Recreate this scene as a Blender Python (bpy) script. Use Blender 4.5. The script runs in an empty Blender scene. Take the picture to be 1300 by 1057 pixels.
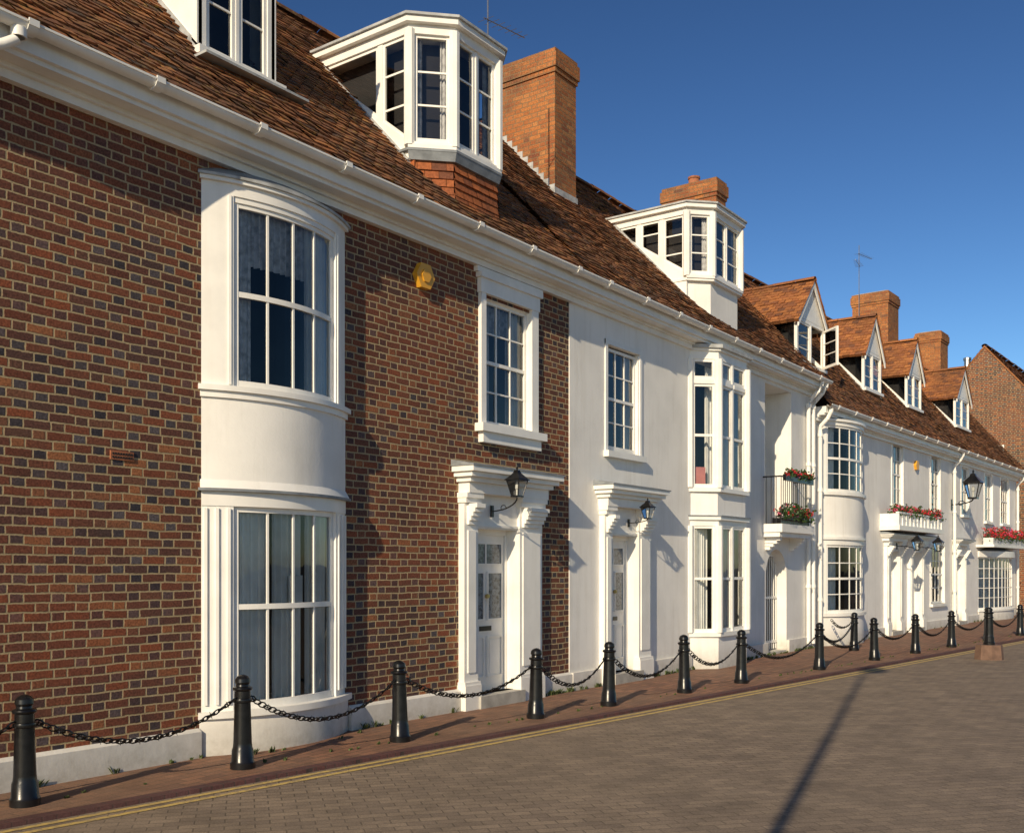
import bpy, bmesh, math, random
from mathutils import Vector
random.seed(7)
S=bpy.context.scene
rad=math.radians
SUN_EL=24.0; SUN_HEAD=14.0   # light travels along heading (deg from +X toward +Y)

# ------------------------------------------------------------------ materials
M={}
class NT:
    def __init__(s,name):
        s.mat=bpy.data.materials.new(name); s.mat.use_nodes=True
        s.t=s.mat.node_tree; s.t.nodes.clear()
        s.out=s.t.nodes.new('ShaderNodeOutputMaterial')
    def n(s,ty,**k):
        nd=s.t.nodes.new(ty)
        for a,b in k.items(): setattr(nd,a,b)
        return nd
    def l(s,a,b): s.t.links.new(a,b)
    def math(s,op,a,b=None,c=None):
        nd=s.n('ShaderNodeMath',operation=op)
        for i,v in enumerate((a,b,c)):
            if v is None: continue
            if isinstance(v,(int,float)): nd.inputs[i].default_value=v
            else: s.l(v,nd.inputs[i])
        return nd.outputs[0]
    def noise(s,vec,scale,detail=4,rough=.55):
        nd=s.n('ShaderNodeTexNoise'); nd.inputs['Scale'].default_value=scale
        nd.inputs['Detail'].default_value=detail; nd.inputs['Roughness'].default_value=rough
        if vec is not None: s.l(vec,nd.inputs['Vector'])
        return nd.outputs['Fac']
    def ramp(s,fac,stops,interp='LINEAR'):
        nd=s.n('ShaderNodeValToRGB'); cr=nd.color_ramp; cr.interpolation=interp
        while len(cr.elements)<len(stops): cr.elements.new(.5)
        for e,(p,c) in zip(cr.elements,stops):
            e.position=p; e.color=(c[0],c[1],c[2],1) if not isinstance(c,(int,float)) else (c,c,c,1)
        s.l(fac,nd.inputs[0]); return nd.outputs[0]
    def mix(s,fac,a,b,mode='MIX'):
        nd=s.n('ShaderNodeMix',data_type='RGBA',blend_type=mode)
        for i,v in ((0,fac),(6,a),(7,b)):
            if isinstance(v,(int,float)): nd.inputs[i].default_value=v
            elif isinstance(v,tuple): nd.inputs[i].default_value=(v[0],v[1],v[2],1)
            else: s.l(v,nd.inputs[i])
        return nd.outputs[2]
    def bsdf(s,col,rough=.6,bump=None,bs=.3,bd=.01,metal=0.,spec=.5):
        b=s.n('ShaderNodeBsdfPrincipled')
        if isinstance(col,tuple): b.inputs['Base Color'].default_value=(*col,1)
        else: s.l(col,b.inputs['Base Color'])
        if isinstance(rough,(int,float)): b.inputs['Roughness'].default_value=rough
        else: s.l(rough,b.inputs['Roughness'])
        b.inputs['Metallic'].default_value=metal
        b.inputs['Specular IOR Level'].default_value=spec
        if bump is not None:
            bn=s.n('ShaderNodeBump'); bn.inputs['Strength'].default_value=bs; bn.inputs['Distance'].default_value=bd
            s.l(bump,bn.inputs['Height']); s.l(bn.outputs[0],b.inputs['Normal'])
        s.l(b.outputs[0],s.out.inputs[0]); return b

def simple(key,col,rough=.5,var=.12,scale=3.,bscale=60.,bs=.15,bd=.004,metal=0.,spec=.5,streak=0.,splash=False):
    t=NT(key); tc=t.n('ShaderNodeTexCoord').outputs['Object']
    n1=t.noise(tc,scale,6)
    dark=tuple(c*(1-2*var) for c in col); lite=tuple(min(1,c*(1+.5*var)) for c in col)
    c=t.ramp(n1,[(.3,dark),(.6,lite)])
    if streak:
        mp=t.n('ShaderNodeMapping'); mp.inputs['Scale'].default_value=(3.,3.,.25); t.l(tc,mp.inputs[0])
        n3=t.noise(mp.outputs[0],2.2,8,.65)
        c=t.mix(t.ramp(n3,[(.50,0.),(.78,streak)]),c,(col[0]*.66,col[1]*.62,col[2]*.55))
    if splash:
        sp=t.n('ShaderNodeSeparateXYZ'); t.l(tc,sp.inputs[0])
        g=t.math('SUBTRACT',1.0,t.math('MULTIPLY',sp.outputs[2],2.4))
        g=t.math('MULTIPLY',t.math('MAXIMUM',g,0.),t.noise(tc,7,6,.7))
        c=t.mix(t.math('MINIMUM',g,.7),c,(.24,.21,.15))
    n2=t.noise(tc,bscale,3)
    t.bsdf(c,rough,n2,bs,bd,metal,spec); M[key]=t.mat

simple('white',(.85,.83,.78),.42,.05,2.5,30,.12,.003,streak=.22)
simple('render_white',(.85,.83,.785),.8,.05,1.3,24,.3,.006,streak=.38,splash=True)
simple('lead',(.23,.25,.27),.6,.2,6,20,.3,.006)
simple('leadpale',(.42,.43,.43),.65,.2,6,20,.3,.006)
simple('black_iron',(.009,.009,.010),.28,.3,12,50,.25,.002,spec=.4)
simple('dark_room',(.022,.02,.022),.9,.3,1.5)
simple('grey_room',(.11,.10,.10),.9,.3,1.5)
simple('yellow_plastic',(.72,.36,.03),.4,.05)
simple('curtain',(.88,.86,.82),.9,.08,4,90,.4,.004)
simple('lace',(.62,.60,.60),.9,.22,16,90,.4,.004)
simple('pink_blind',(.6,.22,.2),.9,.1,4,90,.4,.004)
simple('terracotta',(.36,.13,.06),.8,.2,8,40,.4,.005)
simple('stone_step',(.42,.40,.36),.8,.15,5,40,.4,.006)
simple('dark_stone',(.17,.10,.07),.85,.2,6,40,.4,.006)
simple('brass',(.5,.38,.15),.3,.1,metal=.9)
simple('flower_red',(.62,.02,.03),.6,.25,20)
simple('flower_pink',(.65,.10,.2),.6,.25,20)
simple('leaf',(.05,.10,.025),.6,.4,20)
simple('weed',(.09,.12,.035),.7,.4,20)
simple('pot_white',(.7,.69,.66),.6,.1)
simple('steel',(.35,.35,.36),.35,.1,metal=.8)
simple('frost',(.16,.19,.22),.15,.45,26)

def glass():
    t=NT('window_glass'); tc=t.n('ShaderNodeTexCoord').outputs['Object']
    n=t.noise(tc,1.6,2)
    bn=t.n('ShaderNodeBump'); bn.inputs['Strength'].default_value=.3; bn.inputs['Distance'].default_value=.02
    t.l(n,bn.inputs['Height'])
    fr=t.n('ShaderNodeFresnel'); fr.inputs['IOR'].default_value=1.5
    fac=t.math('ADD',t.math('MULTIPLY',fr.outputs[0],1.2),.01)
    tr=t.n('ShaderNodeBsdfTransparent'); tr.inputs[0].default_value=(.93,.95,.95,1)
    gl=t.n('ShaderNodeBsdfGlossy'); gl.inputs['Roughness'].default_value=.01
    t.l(bn.outputs[0],gl.inputs['Normal'])
    mx=t.n('ShaderNodeMixShader'); t.l(fac,mx.inputs[0]); t.l(tr.outputs[0],mx.inputs[1]); t.l(gl.outputs[0],mx.inputs[2])
    t.l(mx.outputs[0],t.out.inputs[0]); M['glass']=t.mat
glass()

def flemish(key,stretch,header,mortar,headmix=1.,P=.342,ch=.0755,hue=(.30,.10,.05),m0=.005,m1=.0095,soot=.7,hv=.5):
    t=NT(key); uv=t.n('ShaderNodeUVMap').outputs[0]
    tc=t.n('ShaderNodeTexCoord').outputs['Object']
    sp=t.n('ShaderNodeSeparateXYZ'); t.l(uv,sp.inputs[0])
    w=t.math('MULTIPLY',t.math('SUBTRACT',t.noise(uv,3,4),.5),.03)
    w2=t.math('MULTIPLY',t.math('SUBTRACT',t.noise(tc,38,2),.5),.012)
    u=t.math('ADD',sp.outputs[0],t.math('ADD',w2,0.)); v=t.math('ADD',t.math('ADD',sp.outputs[1],w),w2)
    vv=t.math('DIVIDE',v,ch); row=t.math('FLOOR',vv); fv=t.math('FRACT',vv)
    rw=t.n('ShaderNodeTexWhiteNoise',noise_dimensions='1D'); t.l(row,rw.inputs['W'])
    x=t.math('ADD',t.math('DIVIDE',u,P),t.math('ADD',t.math('MULTIPLY',row,.5),t.math('MULTIPLY',rw.outputs[0],.14)))
    i=t.math('FLOOR',x); fx=t.math('FRACT',x)
    head=t.math('GREATER_THAN',fx,.665)
    dh=t.math('MINIMUM',t.math('MINIMUM',fx,t.math('SUBTRACT',1.,fx)),t.math('ABSOLUTE',t.math('SUBTRACT',fx,.665)))
    dh=t.math('MULTIPLY',dh,P)
    dv=t.math('MULTIPLY',t.math('MINIMUM',fv,t.math('SUBTRACT',1.,fv)),ch)
    d=t.math('MINIMUM',dh,dv)
    mr=t.n('ShaderNodeMapRange'); mr.inputs[1].default_value=m0; mr.inputs[2].default_value=m1; t.l(d,mr.inputs[0])
    mask=mr.outputs[0]
    cb=t.n('ShaderNodeCombineXYZ'); t.l(i,cb.inputs[0]); t.l(row,cb.inputs[1]); t.l(head,cb.inputs[2])
    wn=t.n('ShaderNodeTexWhiteNoise',noise_dimensions='3D'); t.l(cb.outputs[0],wn.inputs[0])
    r=wn.outputs[0]
    cs=t.ramp(r,stretch); chd=t.ramp(r,header)
    # a few headers are red like the stretchers
    hr=t.math('LESS_THAN',wn.outputs[0],.8)
    col=t.mix(t.math('MULTIPLY',head,t.math('MULTIPLY',hr,headmix)),cs,chd)
    big=t.noise(tc,.5,5)
    col=t.mix(t.ramp(big,[(.45,0.),(.6,hv)]),col,hue)
    big2=t.noise(tc,.9,6,.65)
    col=t.mix(t.ramp(big2,[(.28,soot),(.52,0.)]),col,(.06,.042,.038))
    fine=t.noise(tc,55,5)
    col=t.mix(.85,col,t.ramp(fine,[(.3,.4),(.7,1.4)]),'MULTIPLY')
    mc=t.mix(t.noise(tc,6,6,.7),tuple(c*.4 for c in mortar),mortar)
    col=t.mix(mask,mc,col)
    h=t.math('ADD',t.math('MULTIPLY',mask,1.),t.math('MULTIPLY',fine,.35))
    h=t.math('ADD',h,t.math('MULTIPLY',r,.3))
    t.bsdf(col,.85,h,.7,.008,spec=.25); M[key]=t.mat
flemish('brick_wall',[(0,(.13,.048,.032)),(.2,(.28,.085,.04)),(.42,(.12,.052,.04)),(.62,(.23,.08,.042)),(.8,(.085,.05,.045)),(1,(.36,.14,.06))],
        [(0,(.04,.036,.045)),(.4,(.07,.058,.062)),(.8,(.12,.10,.105)),(1,(.20,.09,.06))],(.56,.43,.25),hue=(.26,.075,.035))
flemish('brick_chimney',[(0,(.36,.12,.04)),(.3,(.46,.18,.06)),(.6,(.28,.09,.04)),(.85,(.50,.22,.08)),(1,(.18,.08,.05))],
        [(0,(.30,.10,.04)),(1,(.44,.18,.07))],(.32,.22,.12),hue=(.42,.16,.05),m0=.004,m1=.008)

def tilemat(key,stops,lichen=True):
    t=NT(key); at=t.n('ShaderNodeAttribute'); at.attribute_name='rnd'
    tc=t.n('ShaderNodeTexCoord').outputs['Object']
    c=t.ramp(at.outputs['Fac'],stops)
    big=t.noise(tc,.9,5)
    c=t.mix(t.ramp(big,[(.42,0.),(.68,.5)]),c,(.09,.055,.035))
    f=t.noise(tc,28,6,.7)
    c=t.mix(.8,c,t.ramp(f,[(.3,.45),(.7,1.4)]),'MULTIPLY')
    if lichen:
        l=t.noise(tc,13,6,.7)
        c=t.mix(t.ramp(l,[(.56,0.),(.66,.7)]),c,(.40,.27,.07))
        l2=t.noise(tc,17,5,.7)
        c=t.mix(t.ramp(l2,[(.56,0.),(.66,.75)]),c,(.03,.027,.022))
    t.bsdf(c,.85,f,.5,.006,spec=.25); M[key]=t.mat
tilemat('roof_tile',[(0,(.10,.05,.03)),(.25,(.34,.13,.05)),(.45,(.16,.07,.04)),(.7,(.42,.17,.06)),(.85,(.22,.10,.05)),(1,(.05,.035,.03))])
tilemat('hung_tile',[(0,(.28,.085,.035)),(.4,(.46,.14,.045)),(.7,(.36,.11,.04)),(1,(.16,.06,.035))],False)
tilemat('dormer_tile',[(0,(.26,.10,.04)),(.4,(.42,.17,.06)),(.7,(.32,.12,.05)),(1,(.15,.07,.045))],False)

def paver(key,c1,c2,mort,sx,rot,hue):
    t=NT(key); tc=t.n('ShaderNodeTexCoord').outputs['Object']
    mp=t.n('ShaderNodeMapping'); mp.inputs['Rotation'].default_value=(0,0,rot); t.l(tc,mp.inputs[0])
    b=t.n('ShaderNodeTexBrick'); t.l(mp.outputs[0],b.inputs['Vector'])
    b.inputs['Scale'].default_value=1.; b.inputs['Brick Width'].default_value=sx; b.inputs['Row Height'].default_value=sx/2
    b.inputs['Mortar Size'].default_value=.006; b.inputs['Mortar Smooth'].default_value=.3; b.inputs['Bias'].default_value=0.
    for k,c in (('Color1',c1),('Color2',c2),('Mortar',mort)): b.inputs[k].default_value=(*c,1)
    col=b.outputs['Color']
    big=t.noise(tc,.35,6)
    col=t.mix(t.ramp(big,[(.38,0.),(.68,.6)]),col,hue)
    st=t.noise(tc,2.3,7,.7)
    col=t.mix(.7,col,t.ramp(st,[(.3,.62),(.65,1.2)]),'MULTIPLY')
    st2=t.noise(tc,.8,7,.75)
    col=t.mix(t.ramp(st2,[(.58,0.),(.72,.45)]),col,tuple(c*.45 for c in hue))
    f=t.noise(tc,70,4)
    col=t.mix(.6,col,t.ramp(f,[(.3,.6),(.7,1.3)]),'MULTIPLY')
    h=t.math('ADD',t.math('MULTIPLY',b.outputs['Fac'],-1.),t.math('MULTIPLY',f,.4))
    t.bsdf(col,.8,h,.5,.005,spec=.3); M[key]=t.mat
paver('road_pavers',(.29,.225,.165),(.20,.155,.12),(.12,.095,.07),.2,rad(39.6),(.24,.19,.14))
paver('pavement_bricks',(.30,.15,.09),(.19,.10,.07),(.10,.07,.05),.215,rad(-5.4),(.23,.15,.10))
paver('kerb_bricks',(.13,.055,.05),(.10,.05,.05),(.06,.045,.04),.2,rad(84.6),(.11,.055,.05))
simple('ground_tarmac',(.07,.066,.06),.9,.2,.5,60,.4,.01)
def yel():
    t=NT('yellow_line_paint'); tc=t.n('ShaderNodeTexCoord').outputs['Object']
    n=t.noise(tc,18,6,.7)
    c=t.mix(t.ramp(n,[(.45,0.),(.64,.8)]),(.60,.43,.13),(.26,.2,.13))
    t.bsdf(c,.7,n,.3,.003); M['yellow_paint']=t.mat
yel()

# ------------------------------------------------------------------ mesh builder
class Fr:
    def __init__(s,p,q):
        s.o=p; dx=q[0]-p[0]; dy=q[1]-p[1]; s.L=math.hypot(dx,dy); s.u=(dx/s.L,dy/s.L); s.n=(s.u[1],-s.u[0])
    def P(s,a,d,z): return (s.o[0]+s.u[0]*a+s.n[0]*d, s.o[1]+s.u[1]*a+s.n[1]*d, z)
W0=Fr((0,0),(1,0))
class Arc:
    def __init__(s,cx,chord,deg,y0=0.):
        s.ph=rad(deg); s.R=chord/2/math.sin(s.ph); s.cx=cx; s.cy=y0+s.R*math.cos(s.ph)
    def P(s,t,d,z): t=rad(t); return (s.cx+(s.R+d)*math.sin(t), s.cy-(s.R+d)*math.cos(t), z)

class MB:
    def __init__(s): s.v=[];s.f=[];s.mi=[];s.r=[];s.ml=[]
    def face(s,pts,mat,r=None):
        if mat not in s.ml: s.ml.append(mat)
        i=len(s.v); s.v+= [tuple(p) for p in pts]; s.f.append(tuple(range(i,i+len(pts))))
        s.mi.append(s.ml.index(mat)); s.r.append(random.random() if r is None else r)
    def hexa(s,b,t,mat):
        s.face([b[3],b[2],b[1],b[0]],mat); s.face(t,mat)
        for i in range(4):
            j=(i+1)%4; s.face([b[i],b[j],t[j],t[i]],mat)
    def lbox(s,fr,a0,a1,d0,d1,z0,z1,mat):
        if a1<=a0 or z1<=z0: return
        c=[(a0,d1),(a1,d1),(a1,d0),(a0,d0)]
        s.hexa([fr.P(a,d,z0) for a,d in c],[fr.P(a,d,z1) for a,d in c],mat)
    def box(s,x0,x1,y0,y1,z0,z1,mat):
        c=[(x0,y0),(x1,y0),(x1,y1),(x0,y1)]
        s.hexa([(a,b,z0) for a,b in c],[(a,b,z1) for a,b in c],mat)
    def prism(s,poly,z0,z1,mat,top=None,capmat=None):
        top=top or poly; n=len(poly)
        s.face([(x,y,z1) for x,y in top],capmat or mat); s.face([(x,y,z0) for x,y in reversed(poly)],mat)
        for i in range(n):
            j=(i+1)%n; s.face([(*poly[i],z0),(*poly[j],z0),(*top[j],z1),(*top[i],z1)],mat)
    def extr(s,pts,vec,mat):
        q=[tuple(Vector(p)+Vector(vec)) for p in pts]; n=len(pts)
        s.face(pts,mat); s.face(list(reversed(q)),mat)
        for i in range(n):
            j=(i+1)%n; s.face([pts[j],pts[i],q[i],q[j]],mat)
    def band(s,arc,t0,t1,d0,d1,z0,z1,mat,n=None,d1b=None,d0b=None):
        n=n or max(2,int(abs(t1-t0)/2.5)); d1b=d1 if d1b is None else d1b; d0b=d0 if d0b is None else d0b
        for i in range(n):
            a=t0+(t1-t0)*i/n; b=t0+(t1-t0)*(i+1)/n
            s.face([arc.P(a,d1b,z0),arc.P(b,d1b,z0),arc.P(b,d1,z1),arc.P(a,d1,z1)],mat)
            s.face([arc.P(a,d1,z1),arc.P(b,d1,z1),arc.P(b,d0,z1),arc.P(a,d0,z1)],mat)
            s.face([arc.P(a,d0b,z0),arc.P(b,d0b,z0),arc.P(b,d1b,z0),arc.P(a,d1b,z0)],mat)
            s.face([arc.P(b,d0b,z0),arc.P(a,d0b,z0),arc.P(a,d0,z1),arc.P(b,d0,z1)],mat)
        for a in (t0,t1): s.face([arc.P(a,d1b,z0),arc.P(a,d1,z1),arc.P(a,d0,z1),arc.P(a,d0b,z0)],mat)
    def tube(s,path,r,mat,n=8,cap=True):
        rings=[]; P=[Vector(p) for p in path]
        for i,p in enumerate(P):
            t=(P[min(i+1,len(P)-1)]-P[max(i-1,0)]).normalized()
            up=Vector((0,0,1)) if abs(t.z)<.9 else Vector((1,0,0))
            a=t.cross(up).normalized(); b=a.cross(t).normalized()
            rr=r[i] if isinstance(r,(list,tuple)) else r
            rings.append([p+a*math.cos(2*math.pi*k/n)*rr+b*math.sin(2*math.pi*k/n)*rr for k in range(n)])
        for i in range(len(rings)-1):
            for k in range(n):
                j=(k+1)%n; s.face([rings[i][k],rings[i+1][k],rings[i+1][j],rings[i][j]],mat)
        if cap: s.face(list(rings[0]),mat); s.face(list(reversed(rings[-1])),mat)
    def lathe(s,x,y,z,prof,mat,n=20):
        for (r0,z0),(r1,z1) in zip(prof,prof[1:]):
            for k in range(n):
                a=2*math.pi*k/n; b=2*math.pi*(k+1)/n
                p=[(x+r0*math.cos(a),y+r0*math.sin(a),z+z0),(x+r0*math.cos(b),y+r0*math.sin(b),z+z0),
                   (x+r1*math.cos(b),y+r1*math.sin(b),z+z1),(x+r1*math.cos(a),y+r1*math.sin(a),z+z1)]
                if r1<1e-5: p=p[:3]
                if r0<1e-5: p=[p[0],p[2],p[3]]
                s.face(p,mat)
    def done(s,name,parent=None,smooth=False):
        me=bpy.data.meshes.new(name); me.from_pydata(s.v,[],s.f)
        for m in s.ml: me.materials.append(M[m])
        me.polygons.foreach_set('material_index',s.mi)
        at=me.attributes.new('rnd','FLOAT','FACE'); at.data.foreach_set('value',s.r)
        me.update()
        uv=me.uv_layers.new(name='UVMap')
        co=[v.co for v in me.vertices]
        for p in me.polygons:
            n=p.normal
            if abs(n.z)>.75:
                for li in p.loop_indices:
                    c=co[me.loops[li].vertex_index]; uv.data[li].uv=(c.x,c.y)
            else:
                h=math.hypot(n.x,n.y) or 1; tx,ty=-n.y/h,n.x/h
                for li in p.loop_indices:
                    c=co[me.loops[li].vertex_index]; uv.data[li].uv=(c.x*tx+c.y*ty,c.z)
        if smooth:
            bm=bmesh.new(); bm.from_mesh(me); bmesh.ops.remove_doubles(bm,verts=bm.verts,dist=1e-4)
            for f in bm.faces: f.smooth=True
            bm.to_mesh(me); bm.free(); me.set_sharp_from_angle(angle=rad(32))
        o=bpy.data.objects.new(name,me); S.collection.objects.link(o)
        if parent: o.parent=parent
        return o
def empty(name,loc=(0,0,0),rz=0):
    e=bpy.data.objects.new(name,None); S.collection.objects.link(e); e.location=loc; e.rotation_euler=(0,0,rz); e.empty_display_size=.3
    return e

# ------------------------------------------------------------------ components
def wall(mb,x0,x1,z0,z1,holes,mat,y=0.,reveal=.13,rmat=None):
    xs=sorted({x0,x1,*[h[0] for h in holes],*[h[1] for h in holes]}); zs=sorted({z0,z1,*[h[2] for h in holes],*[h[3] for h in holes]})
    xs=[x for x in xs if x0<=x<=x1]; zs=[z for z in zs if z0<=z<=z1]
    for a,b in zip(xs,xs[1:]):
        for c,d in zip(zs,zs[1:]):
            mx,mz=(a+b)/2,(c+d)/2
            if any(h[0]<mx<h[1] and h[2]<mz<h[3] for h in holes): continue
            mb.face([(a,y,c),(b,y,c),(b,y,d),(a,y,d)],mat)
    rm=rmat or mat
    for h in holes:
        a,b,c,d=h[:4]; r=h[4] if len(h)>4 else reveal; Y=y+r
        mb.face([(a,y,c),(a,y,d),(a,Y,d),(a,Y,c)],rm); mb.face([(b,y,d),(b,y,c),(b,Y,c),(b,Y,d)],rm)
        mb.face([(a,y,d),(b,y,d),(b,Y,d),(a,Y,d)],rm); mb.face([(a,y,c),(a,Y,c),(b,Y,c),(b,y,c)],rm)
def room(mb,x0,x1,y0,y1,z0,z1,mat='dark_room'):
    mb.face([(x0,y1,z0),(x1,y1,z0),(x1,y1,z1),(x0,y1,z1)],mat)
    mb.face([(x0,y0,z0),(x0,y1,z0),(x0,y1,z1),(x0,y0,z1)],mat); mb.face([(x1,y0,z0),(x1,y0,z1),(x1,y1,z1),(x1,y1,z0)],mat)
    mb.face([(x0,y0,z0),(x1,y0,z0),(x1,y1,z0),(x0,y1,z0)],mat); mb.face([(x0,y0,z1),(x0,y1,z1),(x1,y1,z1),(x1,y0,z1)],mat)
def curtain(mb,x0,x1,y,z0,z1,mat='curtain',folds=9,amp=.03,taper=0.):
    n=folds*6
    pts=[]
    ph=random.random()*6
    for i in range(n+1):
        f=i/n; pts.append((x0+(x1-x0)*f, y+amp*math.sin(f*folds*6.283+ph)+amp*.5*math.sin(f*folds*2.7*3+ph)))
    for (a,b),(c,d) in zip(pts,pts[1:]):
        mb.face([(a,b,z0),(c,d,z0),(c,d,z1),(a,b,z1)],mat)
def window(mb,gb,fr,a0,a1,z0,z1,cols=3,rows=4,fw=.045,bw=.02,d=0.,sash=True):
    L=mb.lbox
    L(fr,a0,a0+fw,d-.05,d,z0,z1,'white'); L(fr,a1-fw,a1,d-.05,d,z0,z1,'white')
    L(fr,a0+fw,a1-fw,d-.05,d-.002,z0,z0+fw*1.4,'white'); L(fr,a0+fw,a1-fw,d-.05,d-.002,z1-fw,z1,'white')
    ia,ib,iz,jz=a0+fw,a1-fw,z0+fw*1.4,z1-fw; zm=(iz+jz)/2
    if sash: L(fr,ia,ib,d-.05,d-.004,zm-.022,zm+.022,'white')
    for c in range(1,cols):
        x=ia+(ib-ia)*c/cols; L(fr,x-bw/2,x+bw/2,d-.04,d-.010,iz,jz,'white')
    for r in range(1,rows):
        z=iz+(jz-iz)*r/rows
        if sash and abs(z-zm)<.03: continue
        L(fr,ia,ib,d-.038,d-.013,z-bw/2,z+bw/2,'white')
    for c in range(cols):   # individual slightly tilted panes
        xa=ia+(ib-ia)*c/cols; xb=ia+(ib-ia)*(c+1)/cols; dd=d-.026
        for r in range(rows):
            ya=iz+(jz-iz)*r/rows; yb=iz+(jz-iz)*(r+1)/rows
            k=[random.uniform(-.003,.003) for _ in range(3)]
            gb.face([fr.P(xa,dd+k[0],ya),fr.P(xb,dd+k[1],ya),fr.P(xb,dd+k[1]+k[2],yb),fr.P(xa,dd+k[0]+k[2],yb)],'glass')
def bow(mb,gb,arc,t0,t1,z0,z1,cols,rows,d=-.03,bw=.022,sash=True,fw=.055):
    da=math.degrees(1/arc.R)
    mb.band(arc,t0,t0+fw*da,d-.05,d,z0,z1,'white',2); mb.band(arc,t1-fw*da,t1,d-.05,d,z0,z1,'white',2)
    a,b=t0+fw*da,t1-fw*da
    mb.band(arc,a,b,d-.05,d-.002,z0,z0+.07,'white'); mb.band(arc,a,b,d-.05,d-.002,z1-.05,z1,'white')
    iz,jz=z0+.07,z1-.05; zm=(iz+jz)/2
    if sash: mb.band(arc,a,b,d-.05,d-.004,zm-.025,zm+.025,'white')
    for c in range(1,cols):
        t=a+(b-a)*c/cols; h=bw/2*da; mb.band(arc,t-h,t+h,d-.04,d-.010,iz,jz,'white',1)
    for r in range(1,rows):
        z=iz+(jz-iz)*r/rows
        if sash and abs(z-zm)<.03: continue
        mb.band(arc,a,b,d-.038,d-.013,z-bw/2,z+bw/2,'white')
    for c in range(cols):
        n=3
        for k in range(n):
            p=a+(b-a)*(c+k/n)/cols; q=a+(b-a)*(c+(k+1)/n)/cols
            gb.face([arc.P(p,d-.025,iz),arc.P(q,d-.025,iz),arc.P(q,d-.025,jz),arc.P(p,d-.025,jz)],'glass')
def arc_curtain(mb,arc,t0,t1,d,z0,z1,folds,mat='curtain',amp=.03):
    n=folds*8; pr=None
    for i in range(n+1):
        t=t0+(t1-t0)*i/n; dd=d+amp*math.sin(i/n*folds*6.283)+amp*.4*math.sin(i*.9)
        if pr: mb.face([arc.P(pr[0],pr[1],z0),arc.P(t,dd,z0),arc.P(t,dd,z1),arc.P(pr[0],pr[1],z1)],mat)
        pr=(t,dd)
def doorleaf(mb,gb,fr,a0,a1,z0,z1,d):
    L=mb.lbox; w=a1-a0
    L(fr,a0,a1,d-.05,d,z0,z1,'white')
    L(fr,a0,a0+.045,d,d+.03,z0,z1+.06,'white'); L(fr,a1-.045,a1,d,d+.03,z0,z1+.06,'white'); L(fr,a0+.045,a1-.045,d,d+.028,z1-.03,z1+.06,'white')
    zt=z1-.03-.04; h=zt-z0
    def panel(p0,p1,q0,q1,glassy=False):
        b=.022
        L(fr,p0,p1,d,d+.018,q0,q0+b,'white'); L(fr,p0,p1,d,d+.018,q1-b,q1,'white')
        L(fr,p0,p0+b,d,d+.018,q0+b,q1-b,'white'); L(fr,p1-b,p1,d,d+.018,q0+b,q1-b,'white')
        if glassy:
            L(fr,p0+b,p1-b,d,d+.006,q0+b,q1-b,'frost')
        else: L(fr,p0+b+.03,p1-b-.03,d,d+.010,q0+b+.03,q1-b-.03,'white')
    m=(a0+a1)/2; g=.03
    for p0,p1 in ((a0+.09,m-g),(m+g,a1-.09)):
        panel(p0,p1,z0+.18,z0+.70); panel(p0,p1,z0+.90,z0+1.52,True)
    panel(a0+.09,a1-.09,z0+1.60,zt-.05,True)
    L(fr,m-.012,m+.012,d+.006,d+.016,z0+1.62,zt-.06,'white')
    L(fr,m-.12,m+.12,d,d+.012,z0+.77,z0+.83,'black_iron')
    mb.lathe(*fr.P(m,d+.04,z0+1.2)[:2],z0+1.18,[(0,0),(.03,.01),(.03,.05),(0,.06)],'brass',10)
def doorcase(mb,gb,fr,o0,o1,p0,p1,zh,c0,c1,zc0,zc1,base=.15,rec=.15,wd=0.):
    L=mb.lbox
    for s0,s1 in ((p0,o0),(o1,p1)):
        L(fr,s0,s1,0,.09,0,zc0-.12,'white'); L(fr,s0-.025,s1+.02,.002,.13,0,.30,'white'); L(fr,s0-.02,s1+.018,.002,.12,.30,.34,'white')
        L(fr,s0+.06,s1-.06,.09,.105,.45,zc0-.45,'white')
        L(fr,s0-.02,s1+.02,.002,.135,zc0-.12,zc0-.06,'white'); L(fr,s0-.03,s1+.03,.002,.16,zc0-.06,zc0,'white')
        m0,m1=s0+.05,s1-.05
        for k in range(5): L(fr,m0,m1,.088,.125+.03*k,zc0-.38+.05*k,zc0-.33+.05*k,'white')
    L(fr,o0,o1,.0,.05,zh,zc0,'white'); L(fr,o0-.0,o1,.05,.07,zh+.02,zh+.05,'white')
    h=zc1-zc0
    L(fr,c0+.13,c1-.13,0,.17,zc0,zc0+h*.38,'white'); L(fr,c0+.09,c1-.09,0,.22,zc0+h*.38,zc0+h*.55,'white')
    L(fr,c0+.04,c1-.04,0,.28,zc0+h*.55,zc0+h*.72,'white'); L(fr,c0,c1,0,.33,zc0+h*.72,zc1-.03,'white')
    b=[fr.P(a,d,zc1-.03) for a,d in ((c0-.015,.345),(c1+.015,.345),(c1+.015,0),(c0-.015,0))]
    t=[fr.P(a,d,z) for a,d,z in ((c0-.015,.345,zc1-.015),(c1+.015,.345,zc1-.015),(c1+.015,0,zc1+.05),(c0-.015,0,zc1+.05))]
    mb.hexa(b,t,'lead')
    doorleaf(mb,gb,fr,o0,o1,base,zh-.04,-rec+.01)
    L(fr,o0-.03,o1+.03,-rec,.16,0,base,'stone_step')
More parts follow.
